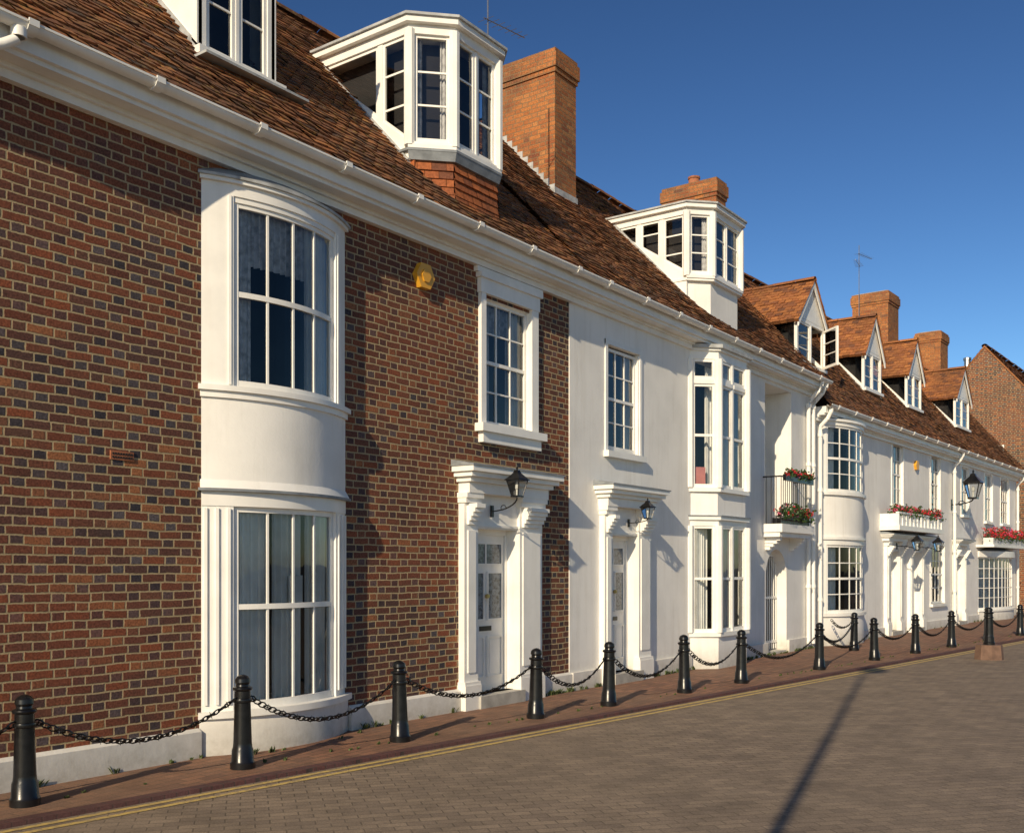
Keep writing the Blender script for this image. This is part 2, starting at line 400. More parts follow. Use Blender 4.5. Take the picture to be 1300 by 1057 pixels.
def lantern(mb,x,y,z,s,wallpt=None,fancy=False):
    def sq(r,zz): return [(x-r,y-r,zz),(x+r,y-r,zz),(x+r,y+r,zz),(x-r,y+r,zz)]
    b=.07*s; t=.13*s; h=.26*s
    mb.hexa(sq(b+.01*s,z-.03*s),sq(b+.01*s,z),'black_iron')
    lo,hi=sq(b,z),sq(t,z+h)
    for i in range(4):
        mb.tube([lo[i],hi[i]],.010*s,'black_iron',5); j=(i+1)%4
        mb.face([lo[i],lo[j],hi[j],hi[i]],'glass')
        mb.tube([hi[i],hi[j]],.011*s,'black_iron',5)
    mb.hexa(sq(t+.025*s,z+h),sq(t+.02*s,z+h+.02*s),'black_iron')
    mb.hexa(sq(t+.01*s,z+h+.02*s),sq(.045*s,z+h+.13*s),'black_iron')
    mb.hexa(sq(.05*s,z+h+.13*s),sq(.035*s,z+h+.17*s),'black_iron')
    mb.lathe(x,y,z+h+.17*s,[(0.02*s,0),(.012*s,.02*s),(.022*s,.04*s),(0.008*s,.06*s),(0,.09*s)],'black_iron',8)
    mb.lathe(x,y,z,[(.02*s,0),(.02*s,.1*s),(.035*s,.12*s),(.03*s,.18*s),(0,.2*s)],'pot_white',8)
    if wallpt:
        wx,wy,wz=wallpt
        pts=[]
        for k in range(9):
            f=k/8; a=math.pi*f*.5
            pts.append((wx+(x-wx)*math.sin(a), wy+(y-wy)*math.sin(a), wz+(z-.03*s-wz)*(1-math.cos(a))))
        mb.tube(pts,.012*s,'black_iron',6)
        c=[]
        for k in range(12):
            a=k/11*5.; r=.07*s*(1-k/16)
            mxx,myy,mzz=(wx*.55+x*.45,wy*.55+y*.45,wz*.75+z*.25)
            u=Vector((x-wx,y-wy,0)).normalized()
            c.append((mxx+u.x*r*math.cos(a),myy+u.y*r*math.cos(a),mzz-.02*s+r*math.sin(a)))
        mb.tube(c,.008*s,'black_iron',5)
        mb.box(wx-.03*s,wx+.03*s,wy-.02,wy+.005,wz-.1*s,wz+.1*s,'black_iron')
def flowers(mb,x0,x1,y0,y1,z0,z1,n,red=.45):
    for i in range(n):
        x=random.uniform(x0,x1); y=random.uniform(y0,y1); 
        hh=.5+.5*math.sin(x*7.3)*math.sin(x*3.1+1)
        z=z0+(z1-z0)*random.random()**.8*(.55+.45*hh)
        isf=random.random()<red and z>z0+(z1-z0)*.25
        if isf:
            mat='flower_red' if random.random()<.75 else 'flower_pink'
            for k in range(5):
                c=Vector((x,y,z))+Vector([random.gauss(0,.018) for _ in range(3)]); a=Vector([random.gauss(0,1) for _ in range(3)]).normalized()*.022; b=a.orthogonal().normalized()*.022
                mb.face([c-a,c-b,c+a,c+b],mat)
        else:
            for k in range(3):
                c=Vector((x,y,z))+Vector([random.gauss(0,.03) for _ in range(3)]); a=Vector([random.gauss(0,1) for _ in range(3)]).normalized()*.035; b=a.cross(Vector((random.random(),.3,.7))).normalized()*.022
                mb.face([c-a,c-b,c+a,c+b],'leaf')
def tuft(mb,x,y,z,s):
    for k in range(random.randint(7,14)):
        a=random.random()*6.28; l=s*random.uniform(.5,1.2); w=.006
        o=Vector((x+random.gauss(0,s*.3),y+random.gauss(0,s*.15),z)); d=Vector((math.cos(a)*.5,math.sin(a)*.3-.2,1)).normalized()*l
        sd=Vector((math.sin(a),-math.cos(a),0))*w
        mb.face([o-sd,o+sd,o+d*.6+sd*1.3+Vector((0,0,0)),o+d+Vector((math.cos(a)*l*.2,0,-l*.1)),o+d*.6-sd*1.3],'weed')
def tiles(mb,o,U,Sd,N,W,L,mat,tw=.165,g=.1,skip=None,lift=.032):
    o=Vector(o);U=Vector(U).normalized();Sd=Vector(Sd).normalized();N=Vector(N).normalized()
    rows=int(round(L/g)); 
    for r in range(rows):
        off=(r%2)*.5*tw; c=-1
        while True:
            u0=c*tw+off; u1=u0+tw-.006; c+=1
            if u0>=W: break
            u0=max(u0,0); u1=min(u1,W)
            if u1-u0<.02: continue
            s0=r*g+random.uniform(-.011,.011); s1=min(s0+2.1*g,L+.02)
            ctr=o+U*((u0+u1)/2)+Sd*(s0+g/2)
            if skip and skip(ctr): continue
            sag=.018*math.sin(u0*1.7+r*.11)+.014*math.sin(u0*.6+1)
            h0=lift+random.uniform(-.006,.012)+sag; h1=.004+sag; k=random.uniform(-.007,.007)
            a=o+U*u0+Sd*s0; b=o+U*u1+Sd*s0; cc=o+U*u1+Sd*s1; d=o+U*u0+Sd*s1
            rv=random.random()
            mb.face([a+N*(h0+k),b+N*(h0-k),cc+N*h1,d+N*h1],mat,rv)
            mb.face([a+N*(h0+k-.018),b+N*(h0-k-.018),b+N*(h0-k),a+N*(h0+k)],mat,rv*.8)
            if r==0 : mb.face([a+N*(-.02),b+N*(-.02),b+N*(h0-k),a+N*(h0+k)],mat,rv*.7)
def ridge(mb,p,q,r,mat):
    p=Vector(p);q=Vector(q);L=(q-p).length;n=max(1,int(L/.45)); d=(q-p)/n; side=d.cross(Vector((0,0,1))).normalized()
    for i in range(n):
        a=p+d*i; b=a+d*.985; rv=random.random(); jz=random.uniform(-.01,.01)
        m=8
        for k in range(m):
            t0=math.pi*k/m; t1=math.pi*(k+1)/m
            f=lambda c,t: c+side*(r*math.cos(t))+Vector((0,0,r*.8*math.sin(t)+jz))
            mb.face([f(a,t0),f(a,t1),f(b,t1),f(b,t0)],mat,rv)
def gutter(mb,x0,x1,y,z,r=.062):
    n=8
    for k in range(n):
        a=math.pi*k/n; b=math.pi*(k+1)/n
        P=lambda t,x,rr: (x,y-rr*math.cos(t),z-rr*math.sin(t))
        mb.face([P(a,x0,r),P(b,x0,r),P(b,x1,r),P(a,x1,r)],'white'); mb.face([P(a,x0,r*.85),P(a,x1,r*.85),P(b,x1,r*.85),P(b,x0,r*.85)],'white')
    mb.box(x0,x1,y-r*1.08,y-r*.85,z-.012,z+.006,'white')
    x=x0+.45
    while x<x1-.1:
        for k in range(n):
            a=math.pi*k/n; b=math.pi*(k+1)/n; R=r*1.25
            P=lambda t,xx: (xx,y-R*math.cos(t),z-R*math.sin(t))
            mb.face([P(a,x-.04),P(b,x-.04),P(b,x+.04),P(a,x+.04)],'white')
            for xx in (x-.04,x+.04): mb.face([(xx,y,z),P(a,xx),P(b,xx)],'white')
        mb.box(x-.04,x+.04,y-r*1.27,y-r*1.05,z-.03,z+.02,'white')
        x+=1.09
def cornice(mb,x0,x1,zb,p=.29):
    mb.box(x0,x1,-.07,0.02,zb,zb+.07,'white'); mb.box(x0,x1,-.11,.02,zb+.07,zb+.11,'white')
    mb.box(x0,x1,-p+.04,.02,zb+.11,zb+.15,'white'); mb.box(x0,x1,-p,.02,zb+.15,zb+.29,'white')
def chimney(mb,x0,x1,y0,y1,z0,z1,mat='brick_chimney',pots=0,flash=None):
    mb.box(x0,x1,y0,y1,z0,z1-.42,mat)
    mb.box(x0-.025,x1+.025,y0-.025,y1+.025,z1-.42,z1-.34,mat); mb.box(x0-.05,x1+.05,y0-.05,y1+.05,z1-.34,z1-.1,mat)
    mb.box(x0-.02,x1+.02,y0-.02,y1+.02,z1-.1,z1-.02,mat)
    mb.hexa([(x0-.01,y0-.01,z1-.02),(x1+.01,y0-.01,z1-.02),(x1+.01,y1+.01,z1-.02),(x0-.01,y1+.01,z1-.02)],
            [(x0+.1,y0+.1,z1+.03),(x1-.1,y0+.1,z1+.03),(x1-.1,y1-.1,z1+.03),(x0+.1,y1-.1,z1+.03)],'stone_step')
    for k in range(pots):
        yy=y0+(y1-y0)*(k+.5)/pots
        mb.lathe((x0+x1)/2,yy,z1+.02,[(.13,0),(.12,.12),(.14,.13),(.14,.17),(.10,.17),(.10,.02)],'terracotta',14)
    if flash:
        c,m=flash
        for xx in (x0-.008,x1):
            y=y0; 
            while y<y1:
                ya=min(y+.11,y1); zz=c+m*y
                mb.box(xx,xx+.008,y,ya,zz-.15,zz+.22,'leadpale'); y=ya
        mb.box(x0-.03,x1+.03,y0-.02,y0,c+m*y0-.15,c+m*y0+.16,'leadpale')
        mb.extr([(x0-.12,y0-.08,c+m*(y0-.08)+.06),(x0-.008,y0-.08,c+m*(y0-.08)+.06),(x0-.008,y1,c+m*y1+.06),(x0-.12,y1,c+m*y1+.06)],(0,0,-.02),'leadpale')
def aerial(mb,x,y,z0,z1,yag):
    mb.tube([(x,y,z0),(x,y,z1)],.013,'steel',6)
    for zz,L,dirx in yag:
        mb.tube([(x-.1*dirx,y,zz),(x+L*dirx,y-.12,zz+.03)],.008,'steel',5)
        for k in range(7):
            f=k/6; px=x-.05*dirx+(L)*dirx*f; h=.14-.05*f
            mb.tube([(px,y-.12*f-h,zz+.03*f),(px,y-.12*f+h,zz+.03*f)],.004,'steel',4)

def bay_dormer(house,tag,xl,xr,c,zsill,ztop,roofc,roofm,posts,basemat,yf=0.,front_lights=2,rows=3):
    """glazed canted dormer standing on the eaves; plan: cheeks, 45deg chamfers, front"""
    mb=MB();gb=MB();tb=MB()
    yb=(ztop-roofc)/roofm
    rz=lambda y: roofc+roofm*y
    V=[(xl,yb),(xl,yf+c),(xl+c,yf),(xr-c,yf),(xr,yf+c),(xr,yb)]
    def off(k):
        q=k*.414
        return [(xl-k,yb+.1),(xl-k,yf+c-q),(xl+c-q,yf-k),(xr-c+q,yf-k),(xr+k,yf+c-q),(xr+k,yb+.1)]
    for i,(lights) in ((1,1),(2,front_lights),(3,1)):
        fr=Fr(V[i],V[i+1]); L=fr.L
        a=.05
        w=(L-2*a-(lights-1)*.03)/lights
        for k in range(lights):
            x=a+k*(w+.03); window(mb,gb,fr,x,x+w,zsill+.06,ztop-.16,1,rows,fw=.045,bw=.022,d=-.012,sash=False)
            if k: mb.lbox(fr,x-.03,x,-.05,.0,zsill+.06,ztop-.16,'white')
    for p in V[1:5]:
        n=8; poly=[(p[0]+.065*math.cos(6.283*(k+.5)/n),p[1]+.065*math.sin(6.283*(k+.5)/n)) for k in range(n)]
        mb.prism(poly,zsill+.02,ztop-.12,'white')
    mb.prism(off(.02),ztop-.17,ztop-.06,'white'); mb.prism(off(.09),ztop-.06,ztop+.01,'white')
    mb.prism(off(.12),ztop+.01,ztop+.04,'leadpale'); mb.prism(off(.115),ztop+.04,ztop+.13,'lead',top=off(-.3))
    mb.prism(off(.05)[1:5],zsill-.02,zsill+.03,'white'); 
    mb.prism(off(.03)[1:5],zsill+.03,zsill+.062,'white')
    for side in (0,1):
        X=xl if side==0 else xr; sx=-1 if side==0 else 1
        def pl(y0,y1,zz,mat='white',t=.04,dx=0.):
            x=X+sx*dx
            mb.extr([(x,y0,zz[0]),(x,y0,zz[1]),(x,y1,zz[2]),(x,y1,zz[3])],(-sx*t,0,0),mat)
        ya=yf+c
        lo0=max(rz(ya)+.13,zsill+.07)
        pl(ya,yb,(rz(ya)-.1,lo0,rz(yb)-.17,rz(yb)-.3),'white',.05,.004)
        pl(ya,yb-.02,(rz(ya)-.1,rz(ya)+.06,rz(yb)+.04,rz(yb)-.1),'leadpale',.03,.03)
        lower=lambda y: lo0+(rz(yb)-.17-lo0)*(y-ya)/(yb-ya)
        ps=[ya]+posts+[yb-.12]
        for p in posts: pl(p-.04,p+.04,(lower(p-.04)-.03,ztop-.16,ztop-.16,lower(p+.04)-.03),'white',.05,.006)
        for p0,p1 in zip(ps,ps[1:]):
            q0=p0+(.035 if p0!=ya else .05); q1=p1-.035
            if lower(q1)>ztop-.2: q1=ya+(yb-ya)*((ztop-.2)-lower(ya))/(lower(yb)-lower(ya))
            x=X-sx*.02
            gb.face([(x,q0,lower(q0)),(x,q0,ztop-.17),(x,q1,ztop-.17),(x,q1,lower(q1))],'glass')
            for (a,b) in ((q0,q0+.04),(q1-.04,q1)):
                if ztop-.17>lower(a)+.05: pl(a,b,(lower(a),ztop-.17,ztop-.17,lower(b)),'white',.03,-.005)
            pl(q0+.04,q1-.04,(lower(q0+.04),lower(q0+.04)+.04,lower(q1-.04)+.04,lower(q1-.04)),'white',.03,-.006)
            pl(q0+.04,q1-.04,(ztop-.21,ztop-.17,ztop-.17,ztop-.21),'white',.03,-.006)
            if p1-p0<.7:
                for f in (.34,.67):
                    zc=lower(q0)+(ztop-.17-lower(q0))*f
                    if zc>lower(q1): pl(q0+.03,q1-.03,(zc-.012,zc+.012,zc+.012,zc-.012),'white',.02,-.012)
    k=-.22
    mb.prism([(xl-k,yb+.2),(xl-k,yf+c-k*.414),(xl+c-k*.414,yf-k),(xr-c+k*.414,yf-k),(xr+k,yf+c-k*.414),(xr+k,yb+.2)],5.9,ztop-.18,'dark_room')
    for (p,q) in ((1,2),(2,3),(3,4)):
        fr=Fr(V[p],V[q])
        for e in (0.05,fr.L-.16):
            pr=None
            for i in range(9):
                aa=e+.11*i/8; dd=-.12+.015*math.sin(i*2.2)
                if pr: mb.face([fr.P(pr[0],pr[1],zsill+.08),fr.P(aa,dd,zsill+.08),fr.P(aa,dd,ztop-.17),fr.P(pr[0],pr[1],ztop-.17)],'lace')
                pr=(aa,dd)
    if basemat=='tile':
        mb.prism(off(.055)[1:5]+[(xr,yf+1.2),(xl,yf+1.2)],zsill-.05,zsill-.02,'lead')
        mb.prism(off(.02)[1:5],zsill-.15,zsill-.05,'lead',top=off(.05)[1:5])
        zb=rz(yf)-.12; H=zsill-.14-zb; n=int(round(H/.095))
        for r in range(n):
            z1=zsill-.14-(n-1-r)*H/n; z0=z1-H/n-.02; 
            f0=(r/n); k=-.02+.05*(1-f0)**3
            poly=off(k)
            for i in range(1,4):
                fr=Fr(poly[i],poly[i+1])
                L=fr.L; tw=L/max(1,round(L/.165)); offx=(r%2)*tw/2; x=-tw+offx
                while x<L-.001:
                    x0=max(0,x); x1=min(L,x+tw-.005)
                    if x1-x0>.01:
                        rv=random.random(); j=random.uniform(0,.010)
                        tb.face([fr.P(x0,.025+j,z0),fr.P(x1,.025+j,z0),fr.P(x1,-.004,z1+.01),fr.P(x0,-.004,z1+.01)],'hung_tile',rv)
                        tb.face([fr.P(x0,.0,z0),fr.P(x1,.0,z0),fr.P(x1,.025+j,z0),fr.P(x0,.025+j,z0)],'hung_tile',rv*.5)
                    x+=tw
        for sx,X in ((-1,xl),(1,xr)):
            tb.extr([(X-sx*.03,yf+c-.05,zb),(X-sx*.03,yf+c-.05,zsill-.05),(X-sx*.03,yf+1.2,zsill+.3),(X-sx*.03,yf+1.2,zb)],(-sx*.03,0,0),'hung_tile')
        mb.prism(off(-.08)[1:5]+[(xr-.1,1.),(xl+.1,1.)],zb,zsill-.03,'dark_room')
    else:
        zb=rz(yf)-.12
        mb.prism(off(.03)[1:5]+[(xr,1.),(xl,1.)],zsill-.06,zsill-.02,'white')
        mb.prism(off(-.05)[1:5]+[(xr-.06,1.),(xl+.06,1.)],zb,zsill-.06,'render_white')
    e=house
    mb.done(tag+'_frame',e); gb.done(tag+'_glass',e)
    if tb.f: tb.done(tag+'_hung_tiles',e)

def gable_dormer(house,tag,x0,x1,yf,zs,ze,za,roofc,roofm,openc):
    mb=MB();gb=MB();tb=MB(); rz=lambda y: roofc+roofm*y
    fr=Fr((x0,yf),(x1,yf)); L=fr.L; m=(x0+x1)/2
    mb.lbox(fr,-.03,L+.03,-.05,.06,zs-.05,zs+.02,'white')
    mb.lbox(fr,0,.07,-.07,0,zs+.02,ze,'white'); mb.lbox(fr,L-.07,L,-.07,0,zs+.02,ze,'white')
    mb.lbox(fr,L/2-.035,L/2+.035,-.06,-.003,zs+.02,ze-.06,'white'); mb.lbox(fr,.07,L-.07,-.07,-.002,ze-.08,ze,'white')
    window(mb,gb,fr,.07,L/2-.035,zs+.02,ze-.08,1,3,.045,d=-.015,sash=False)
    if openc:
        h=Fr((x1-.07-.40,yf-.01-.50),(x1-.07,yf-.02)); window(mb,gb,h,0,h.L,zs+.03,ze-.09,1,3,.045,d=0.,sash=False)
    else: window(mb,gb,fr,L/2+.035,L-.07,zs+.02,ze-.08,1,3,.045,d=-.015,sash=False)
    mb.extr([(x0,yf,ze),(x1,yf,ze),(m,yf,za)],(0,.05,0),'white')
    for s in (0,1):
        xa=x0-.1 if s==0 else x1+.1; sl=(za-ze)/((x1-x0)/2); zz=ze-.1*sl
        P=[(xa,yf-.08,zz-.02),(m,yf-.08,za-.02),(m,yf-.08,za-.15),(xa,yf-.08,zz-.15)]
        mb.extr(P if s==0 else P[::-1],(0,.03,0),'white')
    yb=(ze-roofc)/roofm
    for s in (0,1):
        X=x0 if s==0 else x1; sx=-1 if s==0 else 1
        def pl(pts,t,dx,mat='white'):
            mb.extr([(X+sx*dx,y,z) for y,z in pts],(-sx*t,0,0),mat)
        k=rz(yf)
        pl([(yf,ze-.09),(yf,ze),(yb,ze),(yb-.06,ze-.09)],.05,.003)
        pl([(yf,k-.1),(yf,max(zs+.06,k+.14)),(yb,ze+.02),(yb+.1,ze-.1)],.05,.004)
        pl([(yf,k-.1),(yf,k+.07),(yb,ze+.02-.02),(yb+.1,ze-.1)],.02,.015,'leadpale')
        gb.face([(X-sx*.02,yf+.03,zs),(X-sx*.02,yf+.03,ze-.05),(X-sx*.02,yb,ze-.05)],'glass')
    mb.prism([(x0+.2,yf+.3),(x1-.2,yf+.3),(x1-.2,yb+.2),(x0+.2,yb+.2)],zs-.2,ze-.02,'dark_room')
    mb.face([(x0,yf,ze-.01),(x1,yf,ze-.01),(x1,yb+.3,ze-.01),(x0,yb+.3,ze-.01)],'dark_room')
    yr=(za-roofc)/roofm+.1; Ly=yr-(yf-.1); hw=(x1-x0)/2+.13; sl=(za-ze)/((x1-x0)/2); zz=ze-.13*sl; LL=math.hypot(hw,hw*sl)
    tiles(tb,(x0-.13,yr,zz),(0,-1,0),(1,0,sl),(-sl,0,1),Ly,LL,'dormer_tile')
    tiles(tb,(x1+.13,yf-.1,zz),(0,1,0),(-1,0,sl),(sl,0,1),Ly,LL,'dormer_tile')
    ridge(tb,(m,yf-.1,za+.01),(m,yr+.1,za+.01),.09,'dormer_tile')
    mb.done(tag+'_frame',house); gb.done(tag+'_glass',house); tb.done(tag+'_tiles',house)

# ================================================================== BRICK HOUSE
C1,M1=6.12,1.06
H1=empty('brick_house'); 
mb=MB()
holes=[(6.0,7.62,.45,2.25,.3),(6.0,7.62,3.38,5.12,.3),(10.12,11.12,3.5,5.08,.10),(9.9,10.78,0.15,2.2,.16)]
wall(mb,-4,12.09,0,5.5,holes,'brick_wall',rmat='white')
mb.face([(-4,0,0),(-4,0,5.5),(-4,6,5.5),(-4,6,0)],'brick_wall'); mb.face([(-4,6,0),(-4,6,6),(12.09,6,6),(12.09,6,0)],'brick_wall')
mb.face([(-4,-.2,5.75),(-4,3,9.2),(-4,6.2,5.75)],'brick_wall')
mb.done('walls',H1)
mb=MB();gb=MB();rm=MB();cu=MB()
for a,b in ((-4,5.86),(7.76,9.6),(11.3,12.085)):
    mb.box(a,b,-.06,.0,-.05,.235,'render_white')
    mb.hexa([(a,-.06,.235),(b,-.06,.235),(b,0,.235),(a,0,.235)],[(a,-.02,.26),(b,-.02,.26),(b,0,.26),(a,0,.26)],'render_white')
mb.done('plinth',H1); mb=MB()
cornice(mb,-4,12.09,5.43)
mb.done('eaves_cornice',H1); mb=MB()
gutter(mb,-4,12.09,-.365,5.745)
pth=[(4.0,-.365,5.68),(3.98,-.365,5.60),(3.9,-.34,5.54),(3.5,-.16,5.36),(3.38,-.09,5.3),(3.35,-.08,5.2),(3.35,-.08,.2)]
mb.tube(pth,.04,'white',12)
for z in (5.1,3.6,1.9): mb.lathe(3.35,-.08,z,[(.04,0),(.052,0),(.052,.06),(.04,.06)],'white',12)
mb.lathe(4.0,-.365,5.62,[(.045,0),(.058,.0),(.058,.07),(.045,.07)],'white',12)
mb.done('gutter_and_downpipe',H1,True)
A=Arc(6.81,1.82,32)
mb=MB()
T=22.3
mb.band(A,-32,-T,-.09,0,3.38,5.14,'white'); mb.band(A,T,32,-.09,0,3.38,5.14,'white')
mb.band(A,-32,32,-.2,0,5.14,5.25,'white'); mb.band(A,-32.5,32.5,-.2,.035,5.25,5.285,'white'); mb.band(A,-33,33,-.2,.055,5.285,5.31,'leadpale')
mb.band(A,-33,33,-.3,-.1,5.31,5.41,'lead',d1b=.05)
mb.band(A,-T,T,-.09,-.015,5.09,5.14,'white')
for s in (-1,1): mb.band(A,min(s*(T+.8),s*(T+1.6)),max(s*(T+.8),s*(T+1.6)),0,.014,3.40,5.14,'white',1)
mb.band(A,-33,33,-.2,.06,3.33,3.38,'white'); mb.band(A,-32.4,32.4,-.2,.03,3.27,3.33,'white')
bow(mb,gb,A,-T,T,3.38,5.10,4,2)
mb.band(A,-32,32,-.1,0.005,2.52,3.27,'render_white'); mb.band(A,-32.4,32.4,-.1,.0051,2.44,2.52,'render_white',d1b=.05)
mb.band(A,-33,33,-.1,.06,2.415,2.44,'lead')
mb.band(A,-32,32,-.1,.01,2.28,2.415,'white')
for s in (-1,1):
    a,b=sorted((s*32,s*T)); mb.band(A,a,b,-.09,0,.40,2.28,'white')
    for t in (31.2,27.8,24.3): mb.band(A,min(s*t,s*(t-.9)),max(s*t,s*(t-.9)),0,.022,.46,2.26,'white',1)
mb.band(A,-33,33,-.2,.07,.34,.40,'white')
bow(mb,gb,A,-T,T,.40,2.28,4,2)
mb.band(A,-32.6,32.6,-.1,.03,0,.34,'render_white')
mb.done('bow_bay',H1,True)
arc_curtain(cu,A,-25,-8.5,-.115,.45,2.25,6,amp=.026); arc_curtain(cu,A,-7.0,6.5,-.12,.45,2.25,5,amp=.026); arc_curtain(cu,A,8,25,-.115,.45,2.25,6,amp=.026)
arc_curtain(cu,A,-25,-15,-.12,3.45,5.1,4,'lace',.022); arc_curtain(cu,A,8,25,-.12,3.45,5.1,7,'curtain',.022)
arc_curtain(cu,A,-15,8,-.13,4.55,5.1,9,'lace',.02)
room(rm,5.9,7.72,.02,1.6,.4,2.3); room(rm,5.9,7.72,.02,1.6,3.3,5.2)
cu.face([A.P(-1.5,-.066,1.36),A.P(5,-.066,1.36),A.P(5,-.066,1.64),A.P(-1.5,-.066,1.64)],'pot_white')
mb=MB()
mb.lbox(W0,10.02,10.12,0,.05,3.5,5.12,'white'); mb.lbox(W0,11.12,11.27,0,.05,3.5,5.12,'white')
mb.lbox(W0,10.0,11.29,0,.06,5.12,5.30,'white'); 
mb.lbox(W0,9.97,11.32,0,.09,5.30,5.36,'white'); mb.lbox(W0,9.93,11.36,0,.06,5.36,5.425,'white')
mb.lbox(W0,9.95,11.36,-.05,.13,3.40,3.5,'white'); mb.lbox(W0,10.02,11.29,0,.08,3.27,3.40,'white')
window(mb,gb,W0,10.12,11.12,3.5,5.08,3,4,d=-.045)
mb.done('sash_window',H1)
curtain(cu,10.15,10.4,.16,3.5,5.05,'curtain',4); curtain(cu,10.85,11.1,.16,3.5,5.05,'curtain',4)
curtain(cu,10.4,10.85,.17,4.7,5.05,'lace',5)
room(rm,10.05,11.2,.11,1.5,3.45,5.1)
mb=MB(); doorcase(mb,gb,W0,9.9,10.78,9.63,11.29,2.2,9.5,11.46,2.62,2.96)
mb.done('front_door_and_doorcase',H1)
mb=MB(); x0,x1,yf,zs,zt=6.25,7.2,.5,6.72,8.35
fr=Fr((x0,yf),(x1,yf)); yb=(zt-C1)/M1
mb.lbox(fr,-.04,1.05,-.05,.07,zs-.06,zs+.02,'white'); mb.lbox(fr,0,.09,-.08,0,zs+.02,zt,'white'); mb.lbox(fr,.86,.95,-.08,0,zs+.02,zt,'white'); mb.lbox(fr,.09,.86,-.08,-.002,zt-.15,zt,'white')
mb.lbox(fr,.455,.495,-.06,-.005,zs+.02,zt-.15,'white')
window(mb,gb,fr,.09,.455,zs+.02,zt-.15,1,3,d=-.012,sash=False); window(mb,gb,fr,.495,.86,zs+.02,zt-.15,1,3,d=-.012,sash=False)
for X,sx in ((x0,-1),(x1,1)):
    mb.extr([(X,yf+.0,zs-.2),(X,yf,zt),(X,yb,zt)],(-sx*.04,0,0),'white')
    mb.extr([(X+sx*.02,yf,zs-.22),(X+sx*.02,yf,zs+.05),(X+sx*.02,yb,zt+.1),(X+sx*.02,yb+.1,zt-.1)],(-sx*.03,0,0),'leadpale')
    mb.extr([(X+sx*.02,yf,zs+.02),(X+sx*.02,yf,zt),(X+sx*.02,yf+.08,zt),(X+sx*.02,yf+.08,zs+.1)],(-sx*.03,0,0),'white')
mb.box(x0+.12,x1-.12,yf+.25,yb+.2,zs-.3,zt-.05,'dark_room')
mb.box(x0-.08,x1+.08,yf-.1,yb+.2,zt,zt+.08,'white'); mb.box(x0-.1,x1+.1,yf-.12,yb+.2,zt+.08,zt+.12,'lead')
mb.lbox(fr,-.1,1.2,.0,.25,zs-.14,zs-.115,'leadpale')
mb.done('casement_dormer',H1)
bay_dormer(H1,'canted_dormer',9.17,10.8,.38,6.72,8.24,C1,M1,[.85],'tile')
mb=MB()
cx,cz=8.95,5.06
pts=[(cx+.16*math.cos(rad(a)),-.0,cz+.16*math.sin(rad(a))) for a in (0,60,120,180,240,300)]
mb.extr([(p[0],-.07,p[2]) for p in pts],(0,.07,0),'yellow_plastic')
mb.extr([(cx+(p[0]-cx)*.5,-.085,cz+(p[2]-cz)*.5) for p in pts],(0,.015,0),'yellow_plastic')
mb.done('alarm_box',H1)
mb=MB()
for (x,z) in ((4.98,2.62),(8.5,.42)):
    mb.box(x,x+.22,-.012,.0,z,z+.075,'terracotta')
    for i in range(8):
        for j in range(2): mb.box(x+.015+i*.025,x+.03+i*.025,-.016,-.011,z+.014+j*.03,z+.03+j*.03,'dark_room')
mb.done('air_bricks',H1)
def skip1(c):
    if 6.3<c.x<7.15 and .6<c.y<2.1: return True
    if 9.25<c.x<10.72 and .2<c.y<1.9: return True
    if 16.55<c.x<18.25 and .2<c.y<1.8: return True
    return False
sl=math.hypot(1,M1)
tb=MB(); tiles(tb,(-4,-.36,C1-.36*M1),(1,0,0),(0,1,M1),(0,-M1,1),16.09,3.36*sl,'roof_tile',skip=skip1)
tb.face([(-4,3,C1+3*M1),(12.09,3,C1+3*M1),(12.09,6.4,5.7),(-4,6.4,5.7)],'roof_tile',.3)
ridge(tb,(-4,3,C1+3*M1+.0),(12.09,3,C1+3*M1),.12,'roof_tile')
tb.done('roof_tiles',H1)
gb.done('window_glass',H1); rm.done('rooms',H1); cu.done('curtains',H1)
mb=MB(); aerial(mb,11.8,1.2,7.3,10.6,[(9.62,.75,1)]); mb.done('tv_aerial',H1)

# ================================================================== WHITE HOUSE
H2=empty('white_rendered_house'); Y2=-.012
W2=Fr((0,Y2),(1,Y2))
mb=MB()
holes=[(13.12,14.1,3.45,5.03,.10),(13.13,13.93,.15,2.2,.16),(15.95,17.75,.6,2.42,.2),(15.95,17.75,3.15,5.25,.2),
       (19.2,20.62,2.6,5.36,1.1),(19.25,20.35,.05,2.1,.35)]
wall(mb,12.09,22.02,0,5.5,holes,'render_white',y=Y2)
mb.face([(12.09,Y2,0),(12.09,0.05,0),(12.09,.05,5.5),(12.09,Y2,5.5)],'render_white')
mb.face([(19.2,1.08,2.6),(20.62,1.08,2.6),(20.62,1.08,5.36),(19.2,1.08,5.36)],'render_white')
mb.face([(22.02,Y2,0),(22.02,6,0),(22.02,6,6),(22.02,Y2,5.6)],'render_white')
mb.face([(22.01,-.3,5.7),(22.01,3,9.25),(22.01,6.4,5.7)],'render_white')
n=8; cx,hw,zt=19.8,.55,2.1
for s in (-1,1):
    pts=[(cx+s*hw,Y2+.003,zt+.0)]+[(cx+s*hw*math.cos(rad(90*k/n)),Y2+.003,zt-.55+.55*math.sin(rad(90*k/n))) for k in range(n+1)]
    mb.extr(pts,(0,.3,0),'render_white')
mb.done('walls',H2)
mb=MB();gb=MB();rm=MB();cu=MB()
for a,b in ((12.1,12.9),(14.4,15.86),(17.86,19.24),(20.36,22.0)):
    mb.box(a,b,-.07,Y2,-.05,.25,'render_white')
mb.done('plinth',H2); mb=MB()
cornice(mb,12.092,22.0,5.43); mb.done('eaves_cornice',H2); mb=MB()
gutter(mb,12.092,22.0,-.365,5.745)
